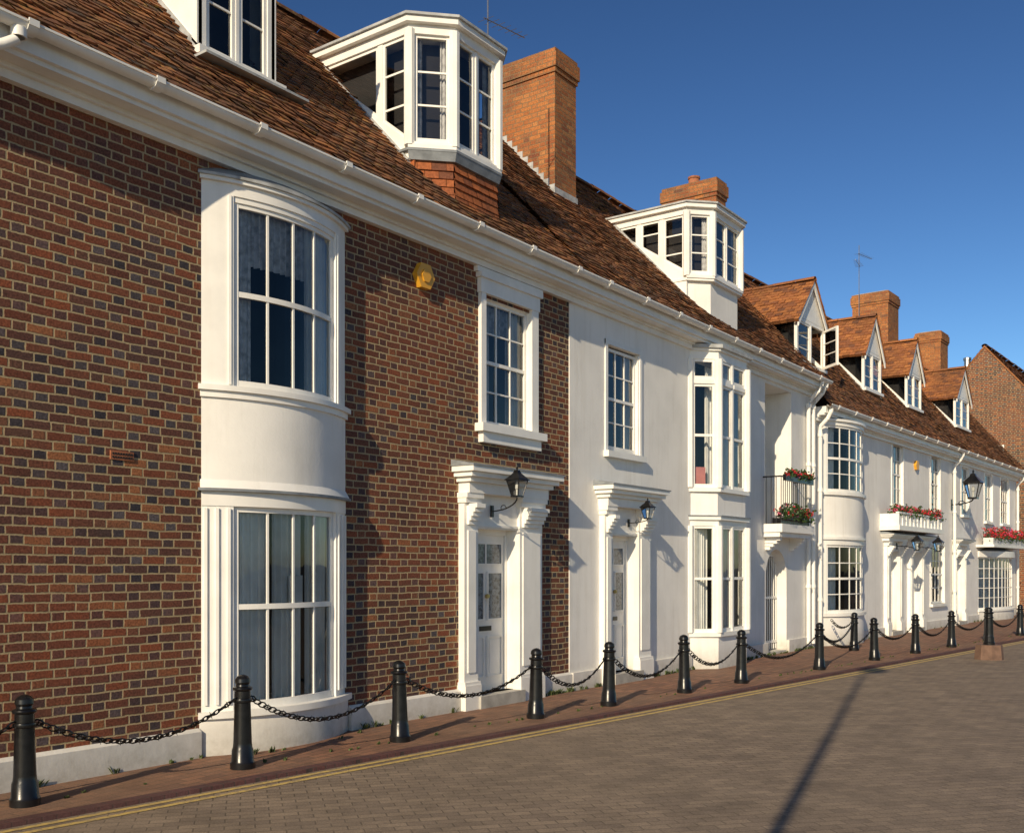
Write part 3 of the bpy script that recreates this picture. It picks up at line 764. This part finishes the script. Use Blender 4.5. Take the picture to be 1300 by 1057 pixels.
for xx,z0 in ((21.5,.1),(21.78,.1)):
    mb.tube([(xx,-.36,5.68),(xx,-.35,5.6),(xx-.03,-.28,5.48),(xx-.06,-.14,5.32),(xx-.07,-.09,5.2),(xx-.07,-.09,z0)],.045,'white',10)
    for z in (5.15,3.9,2.6,1.3): mb.lathe(xx-.07,-.09,z,[(.045,0),(.06,0),(.06,.07),(.045,.07)],'white',10)
mb.done('gutter_and_downpipes',H2,True); mb=MB()
window(mb,gb,W2,13.15,14.07,3.48,5.0,3,4,d=-.05)
mb.lbox(W2,13.1,13.15,-.06,.0,3.45,5.03,'white'); mb.lbox(W2,14.07,14.12,-.06,.0,3.45,5.03,'white'); mb.lbox(W2,13.02,14.2,-.05,.09,3.36,3.45,'white')
mb.lbox(W2,13.05,13.12,0,.02,3.45,5.1,'white');mb.lbox(W2,14.1,14.17,0,.02,3.45,5.1,'white');mb.lbox(W2,13.05,14.17,0,.022,5.03,5.1,'white')
mb.done('sash_window',H2)
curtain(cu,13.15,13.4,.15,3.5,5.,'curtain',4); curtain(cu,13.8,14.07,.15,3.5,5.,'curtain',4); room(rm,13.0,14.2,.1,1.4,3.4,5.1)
mb=MB(); doorcase(mb,gb,W2,13.13,13.93,12.9,14.33,2.2,12.74,14.5,2.62,2.95)
mb.done('front_door_and_doorcase',H2)
mb=MB()
V=[(15.88,0),(16.25,-.37),(17.45,-.37),(17.82,0)]
def offp(k):
    q=k*.414; return [(15.88-k-q*.0,0.),(16.25-q,-.37-k),(17.45+q,-.37-k),(17.82+k,0.)]
mb.prism(offp(0),0,.55,'render_white'); mb.prism(offp(.05),.55,.62,'white')
mb.prism(offp(0),2.44,2.54,'white'); mb.prism(offp(.05),2.54,2.6,'white'); mb.prism(offp(.07),2.6,2.62,'lead'); mb.prism(offp(-.02),2.62,3.02,'render_white')
mb.prism(offp(.05),3.02,3.09,'white'); mb.prism(offp(0),5.28,5.42,'white'); mb.prism(offp(.05),5.42,5.46,'white'); mb.prism(offp(.10),5.46,5.52,'leadpale')
for z0,z1,tr in ((.62,2.44,0),(3.09,5.28,1)):
    for i in range(3):
        fr=Fr(V[i],V[i+1]); L=fr.L; nn=1 if i!=1 else 2
        a=.06; w=(L-2*a-(nn-1)*.06)/nn
        for k in range(nn):
            x=a+k*(w+.06)
            if k: mb.lbox(fr,x-.06,x,-.06,0,z0,z1,'white')
            if tr:
                window(mb,gb,fr,x,x+w,4.93,z1,1,1,d=-.012,sash=False); mb.lbox(fr,x,x+w,-.06,.012,4.86,4.93,'white')
                window(mb,gb,fr,x,x+w,z0,4.86,1,2,d=-.012)
            else: window(mb,gb,fr,x,x+w,z0,z1,1,2,d=-.012)
    for p in V:
        poly=[(p[0]+.075*math.cos(6.283*(k+.5)/8),p[1]+.075*math.sin(6.283*(k+.5)/8)) for k in range(8)]
        mb.prism(poly,z0,z1,'white')
mb.done('canted_bay',H2)
for z0,z1 in ((.6,2.44),(3.1,5.25)): room(rm,15.9,17.8,.02,1.6,z0,z1)
curtain(cu,16.0,16.45,-.05,.65,2.4,'curtain',6,.02); curtain(cu,17.1,17.6,-.05,.65,2.4,'curtain',6,.02)
curtain(cu,16.35,16.6,-.08,3.12,5.2,'curtain',4,.02); curtain(cu,17.1,17.4,-.1,3.12,5.2,'curtain',4,.02)
cu.face([(16.0,0,3.1),(16.2,-.15,3.1),(16.2,-.15,3.45),(16.0,0,3.45)],'pink_blind')
mb=MB()
mb.box(19.05,20.8,-.42,Y2-.002,2.42,2.58,'render_white'); mb.box(19.08,20.77,-.36,Y2-.002,2.33,2.42,'render_white')
for x in (19.2,20.5):
    for k in range(4): mb.box(x,x+.12,-.32+.07*k,Y2-.002,2.26-.06*k,2.33-.06*k,'render_white')
mb.tube([(19.1,-.38,3.5),(20.75,-.38,3.5)],.016,'black_iron',6); mb.tube([(19.1,-.38,2.66),(20.75,-.38,2.66)],.012,'black_iron',6)
for i in range(16):
    x=19.1+i*.11; mb.tube([(x,-.38,2.58),(x,-.38,3.5)],.008,'black_iron',5)
for y in (-.28,-.18,-.08): 
    for x in (19.1,20.75): mb.tube([(x,y,2.58),(x,y,3.5)],.008,'black_iron',5)
for x in (19.1,20.75): mb.tube([(x,-.38,3.5),(x,0,3.5)],.016,'black_iron',6)
mb.box(19.5,20.3,.9,1.078,2.6,4.6,'white'); mb.box(19.58,19.87,.88,.9,2.8,4.5,'dark_room'); mb.box(19.93,20.22,.88,.9,2.8,4.5,'dark_room')
mb.box(19.15,20.7,-.36,-.18,2.585,2.70,'black_iron'); mb.box(19.15,20.7,-.46,-.395,3.42,3.54,'black_iron')
mb.done('balcony',H2)
mb=MB(); flowers(mb,19.15,20.7,-.5,-.2,2.65,3.0,260,.3); flowers(mb,19.15,20.7,-.5,-.38,3.5,3.68,130,.45); mb.done('balcony_geraniums',H2)
mb=MB()
for i in range(10): mb.tube([(19.3+i*.11,.2,.08),(19.3+i*.11,.2,2.05)],.012,'white',5)
for z in (.2,1.1,1.95): mb.box(19.25,20.35,.185,.215,z,z+.05,'white')
mb.box(19.25,20.35,.3,.338,.05,2.1,'grey_room'); mb.done('passage_gate',H2)
bay_dormer(H2,'canted_dormer',16.48,18.37,.34,6.86,8.14,C1,M1,[.83,1.29],'render')
tb=MB(); tiles(tb,(12.09,-.36,C1-.36*M1),(1,0,0),(0,1,M1),(0,-M1,1),9.95,3.36*sl,'roof_tile',skip=skip1)
tb.face([(12.09,3,C1+3*M1),(22.04,3,C1+3*M1),(22.04,6.4,5.7),(12.09,6.4,5.7)],'roof_tile',.3)
ridge(tb,(12.09,3,C1+3*M1),(22.04,3,C1+3*M1),.12,'roof_tile')
tb.done('roof_tiles',H2)
gb.done('window_glass',H2); rm.done('rooms',H2); cu.done('curtains',H2)
mb=MB(); chimney(mb,14.33,14.99,1.71,2.82,7.2,10.45,flash=(C1,M1)); mb.done('chimney_stack',H2)
mb=MB(); chimney(mb,20.8,21.3,1.75,3.05,7.2,10.3,pots=1,flash=(C1,M1)); mb.done('chimney_stack_with_pot',H2)
mb=MB(); lantern(mb,10.2,-.46,2.60,.72,(10.2,-.07,2.42)); mb.done('wall_lantern')
mb=MB(); lantern(mb,13.66,-.40,2.47,.6,(13.66,-.07,2.40)); mb.done('wall_lantern.001')

# ================================================================== LOWER WHITE TERRACE
O3=(22.0,0,0); R3=rad(-2.0); C3,M3=5.66,1.2
H3=empty('white_terrace_cottages',O3,R3)
mb=MB()
holes=[(.55,2.75,3.42,4.92,.25),(.55,2.55,.7,2.25,.25),(5.35,6.25,3.38,4.98),(8.8,9.75,3.33,4.97),(8.8,10.2,.7,2.38),(15.0,16.1,3.3,4.9),(17.3,18.6,3.3,4.9),
       (12.1,13.0,3.4,4.9),(4.95,5.75,.1,2.15,.16),(6.9,7.7,.1,2.15,.16),(14.2,18.8,.25,2.05,.3),(11.3,12.2,.1,2.1,.16)]
wall(mb,.0,19.8,0,5.05,holes,'render_white')
mb.face([(19.8,0,0),(19.8,6,0),(19.8,6,5.2),(19.8,0,5.2)],'render_white'); mb.face([(19.8,-.3,5.2),(19.8,6.3,5.2),(19.8,3,9.2)],'render_white')
mb.done('walls',H3)
mb=MB()
for a,b in ((2.9,4.6),(8.1,11.2),(12.3,14.1)): mb.box(a,b,-.06,0,-.05,.22,'render_white')
cornice(mb,0.02,19.85,4.95,.27); gutter(mb,0.02,19.85,-.345,5.27)
for xx in (.15,11.0,19.6):
    mb.tube([(xx,-.34,5.2),(xx,-.33,5.12),(xx,-.25,4.98),(xx,-.1,4.83),(xx,-.09,4.7),(xx,-.09,.1)],.045,'white',10)
    for z in (4.6,3.4,2.2,1.): mb.lathe(xx,-.09,z,[(.045,0),(.06,0),(.06,.07),(.045,.07)],'white',10)
mb.done('eaves_gutter_and_plinth',H3)
mb=MB();gb=MB();rm=MB();cu=MB()
B=Arc(1.62,2.6,36)
mb.band(B,-36,-31,-.1,0,3.42,4.9,'white'); mb.band(B,31,36,-.1,0,3.42,4.9,'white')
mb.band(B,-36,36,-.3,.0,4.9,4.99,'white'); mb.band(B,-36.5,36.5,-.3,.05,4.99,5.04,'white'); mb.band(B,-36.5,36.5,-.3,-.2,5.04,5.15,'lead',d1b=.04)
mb.band(B,-36.5,36.5,-.2,.05,3.35,3.42,'white')
bow(mb,gb,B,-31,31,3.42,4.9,6,4)
mb.band(B,-35.8,35.8,-.1,-.01,2.42,3.35,'render_white'); mb.band(B,-36.3,36.3,-.1,.04,2.36,2.42,'white')
mb.band(B,-36,36,-.1,.0,2.24,2.36,'white'); mb.band(B,-36,-31,-.1,0,.72,2.24,'white'); mb.band(B,31,36,-.1,0,.72,2.24,'white')
bow(mb,gb,B,-31,31,.72,2.24,6,4)
mb.band(B,-36.5,36.5,-.1,.05,.65,.72,'white'); mb.band(B,-36,36,-.1,0,0,.65,'render_white')
mb.done('bow_bay',H3,True); mb=MB()
arc_curtain(cu,B,-34,-18,-.2,.75,2.2,5); arc_curtain(cu,B,18,34,-.2,.75,2.2,5); arc_curtain(cu,B,-34,-20,-.2,3.45,4.9,4); arc_curtain(cu,B,10,34,-.2,3.45,4.9,5)
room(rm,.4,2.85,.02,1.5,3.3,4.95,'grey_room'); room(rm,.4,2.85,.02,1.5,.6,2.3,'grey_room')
for (a,b,z0,z1) in ((5.35,6.25,3.38,4.98),(8.8,9.75,3.33,4.97),(15.0,16.1,3.3,4.9),(17.3,18.6,3.3,4.9),(8.8,10.2,.7,2.38),(12.1,13.0,3.4,4.9)):
    window(mb,gb,W0,a,b,z0,z1,3 if b-a<1.2 else 4,4,d=-.05)
    mb.lbox(W0,a-.08,b+.08,-.05,.09,z0-.08,z0,'white')
    mb.lbox(W0,a-.07,a,0,.02,z0,z1+.07,'white'); mb.lbox(W0,b,b+.07,0,.02,z0,z1+.07,'white'); mb.lbox(W0,a,b,0,.02,z1,z1+.07,'white')
    room(rm,a-.1,b+.1,.12,1.3,z0-.1,z1+.1); curtain(cu,a,a+.28,.17,z0,z1,'curtain',4); curtain(cu,b-.28,b,.17,z0,z1,'curtain',4)
mb.done('sash_windows',H3); mb=MB()
doorcase(mb,gb,W0,4.95,5.75,4.7,6.0,2.15,4.45,6.25,2.42,2.62,base=.1)
doorcase(mb,gb,W0,6.9,7.7,6.65,7.95,2.15,6.4,8.2,2.42,2.62,base=.1)
doorcase(mb,gb,W0,11.3,12.2,11.1,12.4,2.1,11.0,12.5,2.42,2.62,base=.1)
mb.done('front_doors',H3); mb=MB()
mb.box(4.35,8.3,-.5,-.003,2.68,2.80,'white'); mb.box(4.4,8.25,-.45,-.43,2.8,3.1,'white'); mb.box(4.4,4.43,-.43,0,2.8,3.1,'white'); mb.box(8.22,8.25,-.43,0,2.8,3.1,'white')
for i in range(13): mb.box(4.4+i*.315,4.46+i*.315,-.47,-.45,2.8,3.1,'white')
mb.box(4.38,8.27,-.48,-.40,3.1,3.14,'white')
mb.box(4.43,8.22,-.42,-.1,2.85,3.05,'dark_stone')
mb.box(13.9,19.2,-.55,-.003,2.42,2.5,'white'); mb.box(14.0,19.1,-.5,-.2,2.5,2.72,'pot_white')
mb.done('flower_troughs',H3); mb=MB()
flowers(mb,4.45,8.2,-.52,-.15,3.02,3.36,700,.4); flowers(mb,14.0,19.1,-.6,-.15,2.62,3.12,1000,.6)
mb.done('geraniums',H3); mb=MB()
Dd=Arc(16.5,4.6,22)
mb.band(Dd,-22,22,-.1,0.02,0,.3,'render_white'); mb.band(Dd,-22.3,22.3,-.1,.06,.3,.36,'white'); bow(mb,gb,Dd,-22,22,.36,2.1,14,5,sash=False); mb.band(Dd,-22.3,22.3,-.3,.06,2.1,2.3,'white')
mb.band(Dd,-22.3,22.3,-.5,-.3,2.3,2.42,'lead',d1b=.04)
room(rm,14.2,18.8,.02,1.5,.2,2.15,'grey_room'); arc_curtain(cu,Dd,-20,20,-.3,.4,2.1,24); mb.done('bow_shop_window',H3,True); mb=MB()
mb.extr([(7.35+.14*math.cos(rad(a)),-.07,4.55+.14*math.sin(rad(a))) for a in range(0,360,60)],(0,.07,0),'yellow_plastic'); mb.done('alarm_box',H3)
for i,(a,b,oc) in enumerate(((.3,1.95,True),(4.7,6.05,False),(8.3,9.67,False),(13.4,15.1,False))):
    gable_dormer(H3,'gabled_dormer_%d'%(i+1),a,b,.5,6.36,7.38,8.33,C3,M3,oc)
def skip3(c):
    for a,b in ((.3,1.95),(4.7,6.05),(8.3,9.67),(13.4,15.1)):
        if a+.1<c.x<b-.1 and .6<c.y<1.35: return True
sl3=math.hypot(1,M3)
tb=MB(); tiles(tb,(0,-.34,C3-.34*M3),(1,0,0),(0,1,M3),(0,-M3,1),19.95,3.34*sl3,'roof_tile',skip=skip3)
tb.face([(0,3,C3+3*M3),(19.95,3,C3+3*M3),(19.95,6.4,5.2),(0,6.4,5.2)],'roof_tile',.3)
ridge(tb,(0,3,C3+3*M3),(19.95,3,C3+3*M3),.12,'roof_tile'); tb.done('roof_tiles',H3)
mb=MB(); chimney(mb,12.9,14.0,2.5,3.7,8.2,11.0,flash=None); mb.done('chimney_stack',H3)
mb=MB(); chimney(mb,19.1,20.1,2.5,3.43,8.,10.8,flash=None); mb.done('chimney_stack_far',H3)
mb=MB(); aerial(mb,12.7,3.4,9.8,12.6,[(12.3,.9,1),(11.9,.7,-1)]); mb.done('tv_aerial',H3)
gb.done('window_glass',H3); rm.done('rooms',H3); cu.done('curtains',H3)
def place3(o): o.location=O3; o.rotation_euler=(0,0,R3); return o
mb=MB(); lantern(mb,5.4,-.62,2.2,.85,(5.4,-.1,2.3)); place3(mb.done('wall_lantern.002'))
mb=MB(); lantern(mb,7.3,-.62,2.2,.85,(7.3,-.1,2.3)); place3(mb.done('wall_lantern.003'))
mb=MB(); lantern(mb,10.98,-.62,3.85,1.65,(10.98,0,3.65)); place3(mb.done('large_wall_lantern'))

# ================================================================== FAR BRICK HOUSE
H4=empty('brick_house.001',O3,R3)
mb=MB(); X=23.0; e0,e1,ry,rzz=-1.1,4.8,1.84,10.74; ez=rzz-(ry-e0)*1.2
mb.face([(X,e1,0),(X,e0,0),(X,e0,ez),(X,ry,rzz),(X,e1,ez)],'brick_wall')
mb.face([(X,e0,0),(X+10,e0,0),(X+10,e0,ez),(X,e0,ez)],'brick_wall'); mb.face([(X+10,e0,0),(X+10,e1,0),(X+10,e1,ez),(X+10,ry,rzz),(X+10,e0,ez)],'brick_wall'); mb.face([(X,e1,0),(X,e1,ez),(X+10,e1,ez),(X+10,e1,0)],'brick_wall')
fr4=Fr((X,2.6),(X,-1.1)); 
gbb=MB()
for a,z in ((.5,5.2),(.5,2.8)): 
    mb.lbox(fr4,a,a+1.0,.0,.02,z,z+1.5,'dark_room'); window(mb,gbb,fr4,a,a+1.,z,z+1.5,2,4,d=.07); mb.lbox(fr4,a-.08,a+1.08,0,.1,z-.1,z,'white')
mb.done('walls',H4); gbb.done('window_glass',H4)
tb=MB(); L4=(ry-e0+.2)*sl3
tiles(tb,(X-.03,e0-.2,ez-.24),(1,0,0),(0,1,1.2),(0,-1.2,1),10.1,L4,'roof_tile'); tiles(tb,(X+10.07,e1+.2,ez-.24),(-1,0,0),(0,-1,1.2),(0,1.2,1),10.1,L4,'roof_tile')
ridge(tb,(X-.03,ry,rzz+.03),(X+10.07,ry,rzz+.03),.12,'roof_tile')
for (ya,yb_) in ((e0-.2,ry),(e1+.2,ry)):   # mortared verge
    za_=ez-.24; tb.extr([(X-.035,ya,za_-.02),(X-.035,ya,za_+.06),(X-.035,yb_,rzz+.06),(X-.035,yb_,rzz-.02)],(.04,0,0),'dormer_tile')
tb.done('roof_tiles',H4)
mb=MB(); mb.lathe(X+1.2,2.8,9.,[(.13,0),(.13,1.5),(.16,1.5),(.16,1.6),(0,1.65)],'steel',12); mb.done('flue_pipe',H4)

# ================================================================== GROUND
K=5.4; kd=Vector((math.cos(rad(-K)),math.sin(rad(-K)),0)); kn=Vector((math.sin(rad(K)),math.cos(rad(K)),0)); CAM=Vector((0,-7.74,0))
def LP(w,D,z): p=CAM+kn*D+kd*w; return (p.x,p.y,z)
mb=MB(); mb.face([(-500,-500,-.12),(700,-500,-.12),(700,500,-.12),(-500,500,-.12)],'ground_tarmac'); mb.done('ground')
def strip(name,D0,D1,z,mat,w0=-20,w1=62,step=2.,up=True):
    mb=MB(); n=int((w1-w0)/step)
    for i in range(n):
        a=w0+i*step; b=a+step
        mb.face([LP(a,D0,z),LP(b,D0,z),LP(b,D1,z),LP(a,D1,z)],mat)
    return mb
RZ=-.03
mb=MB()
for D0,D1 in ((-14,-9),(-9,-4),(-4,1),(1,5),(5,7.049)):
    m2=strip('',D0,D1,RZ,'road_pavers'); 
    for f in m2.f: mb.face([m2.v[i] for i in f],'road_pavers')
mb.done('road')
mb=MB()
for i in range(41):
    a=LP(-20+2*i,7.17,0); b=LP(-18+2*i,7.17,0)
    mb.face([a,b,(b[0],1,0),(a[0],1,0)],'pavement_bricks')
mb.done('pavement')
mb=strip('',7.05,7.17,.003,'kerb_bricks')
for i in range(41):
    a,b=-20+2*i,-18+2*i; mb.face([LP(a,7.05,RZ-.02),LP(b,7.05,RZ-.02),LP(b,7.05,.003),LP(a,7.05,.003)],'kerb_bricks')
mb.done('kerb')
mb=MB()
for D in (6.93,6.80):
    m2=strip('',D,D+.06,RZ+.004,'yellow_paint')
    for f in m2.f: mb.face([m2.v[i] for i in f],'yellow_paint')
mb.done('double_yellow_lines')
mb=MB()
for i in range(150):
    x=random.choice([random.uniform(3,9.5),random.uniform(11.3,12.9),random.uniform(14.4,15.9),random.uniform(17.9,22),random.uniform(17.9,22),random.uniform(24,40)])
    y=-.075 if x<22 else -.075-(x-22)*.0349
    if 5.85<x<7.8: y-=math.sqrt(max(0,1-((x-6.82)/.98)**2))*.27+.03
    tuft(mb,x,y,0,random.uniform(.03,.09))
for i in range(90):
    p=LP(random.uniform(3,32),random.uniform(7.48,7.6),0); tuft(mb,p[0],p[1],0,random.uniform(.015,.04))
mb.done('weeds')

# ================================================================== BOLLARDS, CHAINS
prof=[(.105,0),(.105,.05),(.095,.065),(.09,.16),(.082,.18),(.078,.22),(.068,.56),(.078,.565),(.082,.58),(.078,.595),(.068,.60),(.066,.66),(.08,.668),(.086,.68),(.08,.692),(.058,.70),(.055,.715),(.066,.735),(.062,.765),(.045,.785),(.02,.797),(0,.80)]
pos=[LP(w,7.51,0) for w in (1.4,3.245,5.077,6.898,8.989,10.41,12.19,13.78,16.48,18.86,20.97,23.15,25.7,28.4,31.)]
extra=(21.59,-1.0,0)
for p in pos+[extra]:
    mb=MB(); mb.lathe(0,0,0,prof,'black_iron',24)
    o=mb.done('bollard',None,True); o.location=p; o.rotation_euler=(random.uniform(-.015,.015),random.uniform(-.015,.015),random.random()*3)
mb=MB(); mb.prism([(.27*math.cos(6.283*(k+.5)/8),.27*math.sin(6.283*(k+.5)/8)) for k in range(8)],-.02,.27,'dark_stone',top=[(.24*math.cos(6.283*(k+.5)/8),.24*math.sin(6.283*(k+.5)/8)) for k in range(8)])
mb.lathe(0,0,.27,[(r,z*.9) for r,z in prof],'black_iron',24); o=mb.done('bollard_on_stone_base'); o.location=(21.35,-3.66,-.02)
def torus_link(mb,c,t,side,R=.026,r=.0065,stretch=1.45,n=8,m=5):
    t=t.normalized(); s=side.normalized(); nn=t.cross(s)
    for i in range(n):
        for j in range(m):
            q=[]
            for a,b in ((i,j),(i+1,j),(i+1,j+1),(i,j+1)):
                A_=2*math.pi*a/n;B_=2*math.pi*b/m
                rr=R+r*math.cos(B_); q.append(c+t*(rr*math.cos(A_)*stretch)+s*(rr*math.sin(A_))+nn*(r*math.sin(B_)))
            mb.face(q,'black_iron')
def chain(mb,p,q,z=.60,sag=.27):
    p=Vector(p);q=Vector(q); L=(q-p).length; n=int(L*1.08/.06)
    d=(q-p).normalized(); p=p+d*.07; q=q-d*.07
    f=lambda u: p.lerp(q,u)+Vector((0,0,z-sag*4*u*(1-u)))
    for i in range(n):
        u=(i+.5)/n; c=f(u); t=f(min(1,u+.01))-f(max(0,u-.01)); sd=t.cross(Vector((0,0,1)))
        up=sd.cross(t)
        s=sd if i%2 else up
        s=s.normalized()*.7+(up if i%2 else sd).normalized()*.5
        torus_link(mb,c,t,s)
        if i%3==0:
            for v in (sd.normalized(),up.normalized(),-sd.normalized(),-up.normalized()): mb.tube([c,c+v*.036],[.007,.001],'black_iron',4,False)
for i in range(len(pos)-1):
    mb=MB(); chain(mb,pos[i],pos[i+1],sag=.24+.07*random.random()); mb.done('bollard_chain')
mb=MB(); chain(mb,pos[8],extra,sag=.25); mb.done('bollard_chain')
mb=MB(); chain(mb,extra,(22.3,-.25,0),sag=.15); mb.done('bollard_chain')

# street lamp standing behind the photographer; its shadow falls along the road
mb=MB()
mb.lathe(0,0,0,[(.12,0),(.12,.9),(.08,1.),(.06,1.1),(.048,5.),(.04,8.7),(0,8.72)],'black_iron',16)
mb.tube([(0,0,8.6),(0,0,9.0),(.06,0,9.15),(.2,0,9.2),(.55,0,9.2)],.03,'black_iron',8)
mb.lathe(.55,0,8.82,[(0,0),(.16,.04),(.24,.2),(.14,.34),(.05,.42),(0,.45)],'black_iron',14)
o=mb.done('street_lamp',None,True); o.location=(-2.4,-7.42,-.03)

# ================================================================== LIGHT, SKY, CAMERA
w=bpy.data.worlds.new('World'); S.world=w; w.use_nodes=True; nt=w.node_tree; nt.nodes.clear()
sk=nt.nodes.new('ShaderNodeTexSky'); sk.sky_type='NISHITA'; sk.sun_disc=False; sk.sun_elevation=rad(SUN_EL)
sk.sun_rotation=math.atan2(-math.cos(rad(SUN_HEAD)),-math.sin(rad(SUN_HEAD)))%(2*math.pi)
sk.air_density=1.0; sk.dust_density=.3; sk.ozone_density=3.5; sk.altitude=200
gm=nt.nodes.new('ShaderNodeGamma'); gm.inputs[1].default_value=1.6; nt.links.new(sk.outputs[0],gm.inputs[0])
mx=nt.nodes.new('ShaderNodeMix'); mx.data_type='RGBA'; mx.blend_type='MULTIPLY'; mx.inputs[0].default_value=1.; mx.inputs[7].default_value=(.46,.46,.43,1); nt.links.new(gm.outputs[0],mx.inputs[6])
bg=nt.nodes.new('ShaderNodeBackground'); bg.inputs[1].default_value=.08
ou=nt.nodes.new('ShaderNodeOutputWorld'); nt.links.new(mx.outputs[2],bg.inputs[0]); nt.links.new(bg.outputs[0],ou.inputs[0])
sl_=bpy.data.lights.new('sun','SUN'); sl_.energy=5.; sl_.angle=rad(.5); sl_.color=(1,.83,.58)
so=bpy.data.objects.new('sun',sl_); S.collection.objects.link(so)
dv=Vector((math.cos(rad(SUN_HEAD))*math.cos(rad(SUN_EL)),math.sin(rad(SUN_HEAD))*math.cos(rad(SUN_EL)),-math.sin(rad(SUN_EL))))
so.rotation_euler=dv.to_track_quat('-Z','Y').to_euler(); so.location=(-10,-12,15)
cd=bpy.data.cameras.new('camera'); cd.sensor_width=36; cd.lens=36; cd.shift_y=.149; cd.clip_end=2000; cd.clip_start=.05
co=bpy.data.objects.new('camera',cd); S.collection.objects.link(co); co.location=(0,-7.74,1.7); co.rotation_euler=(rad(90),0,rad(35.8-90))
S.camera=co
S.view_settings.view_transform='Standard'; S.view_settings.look='None'; S.view_settings.exposure=0
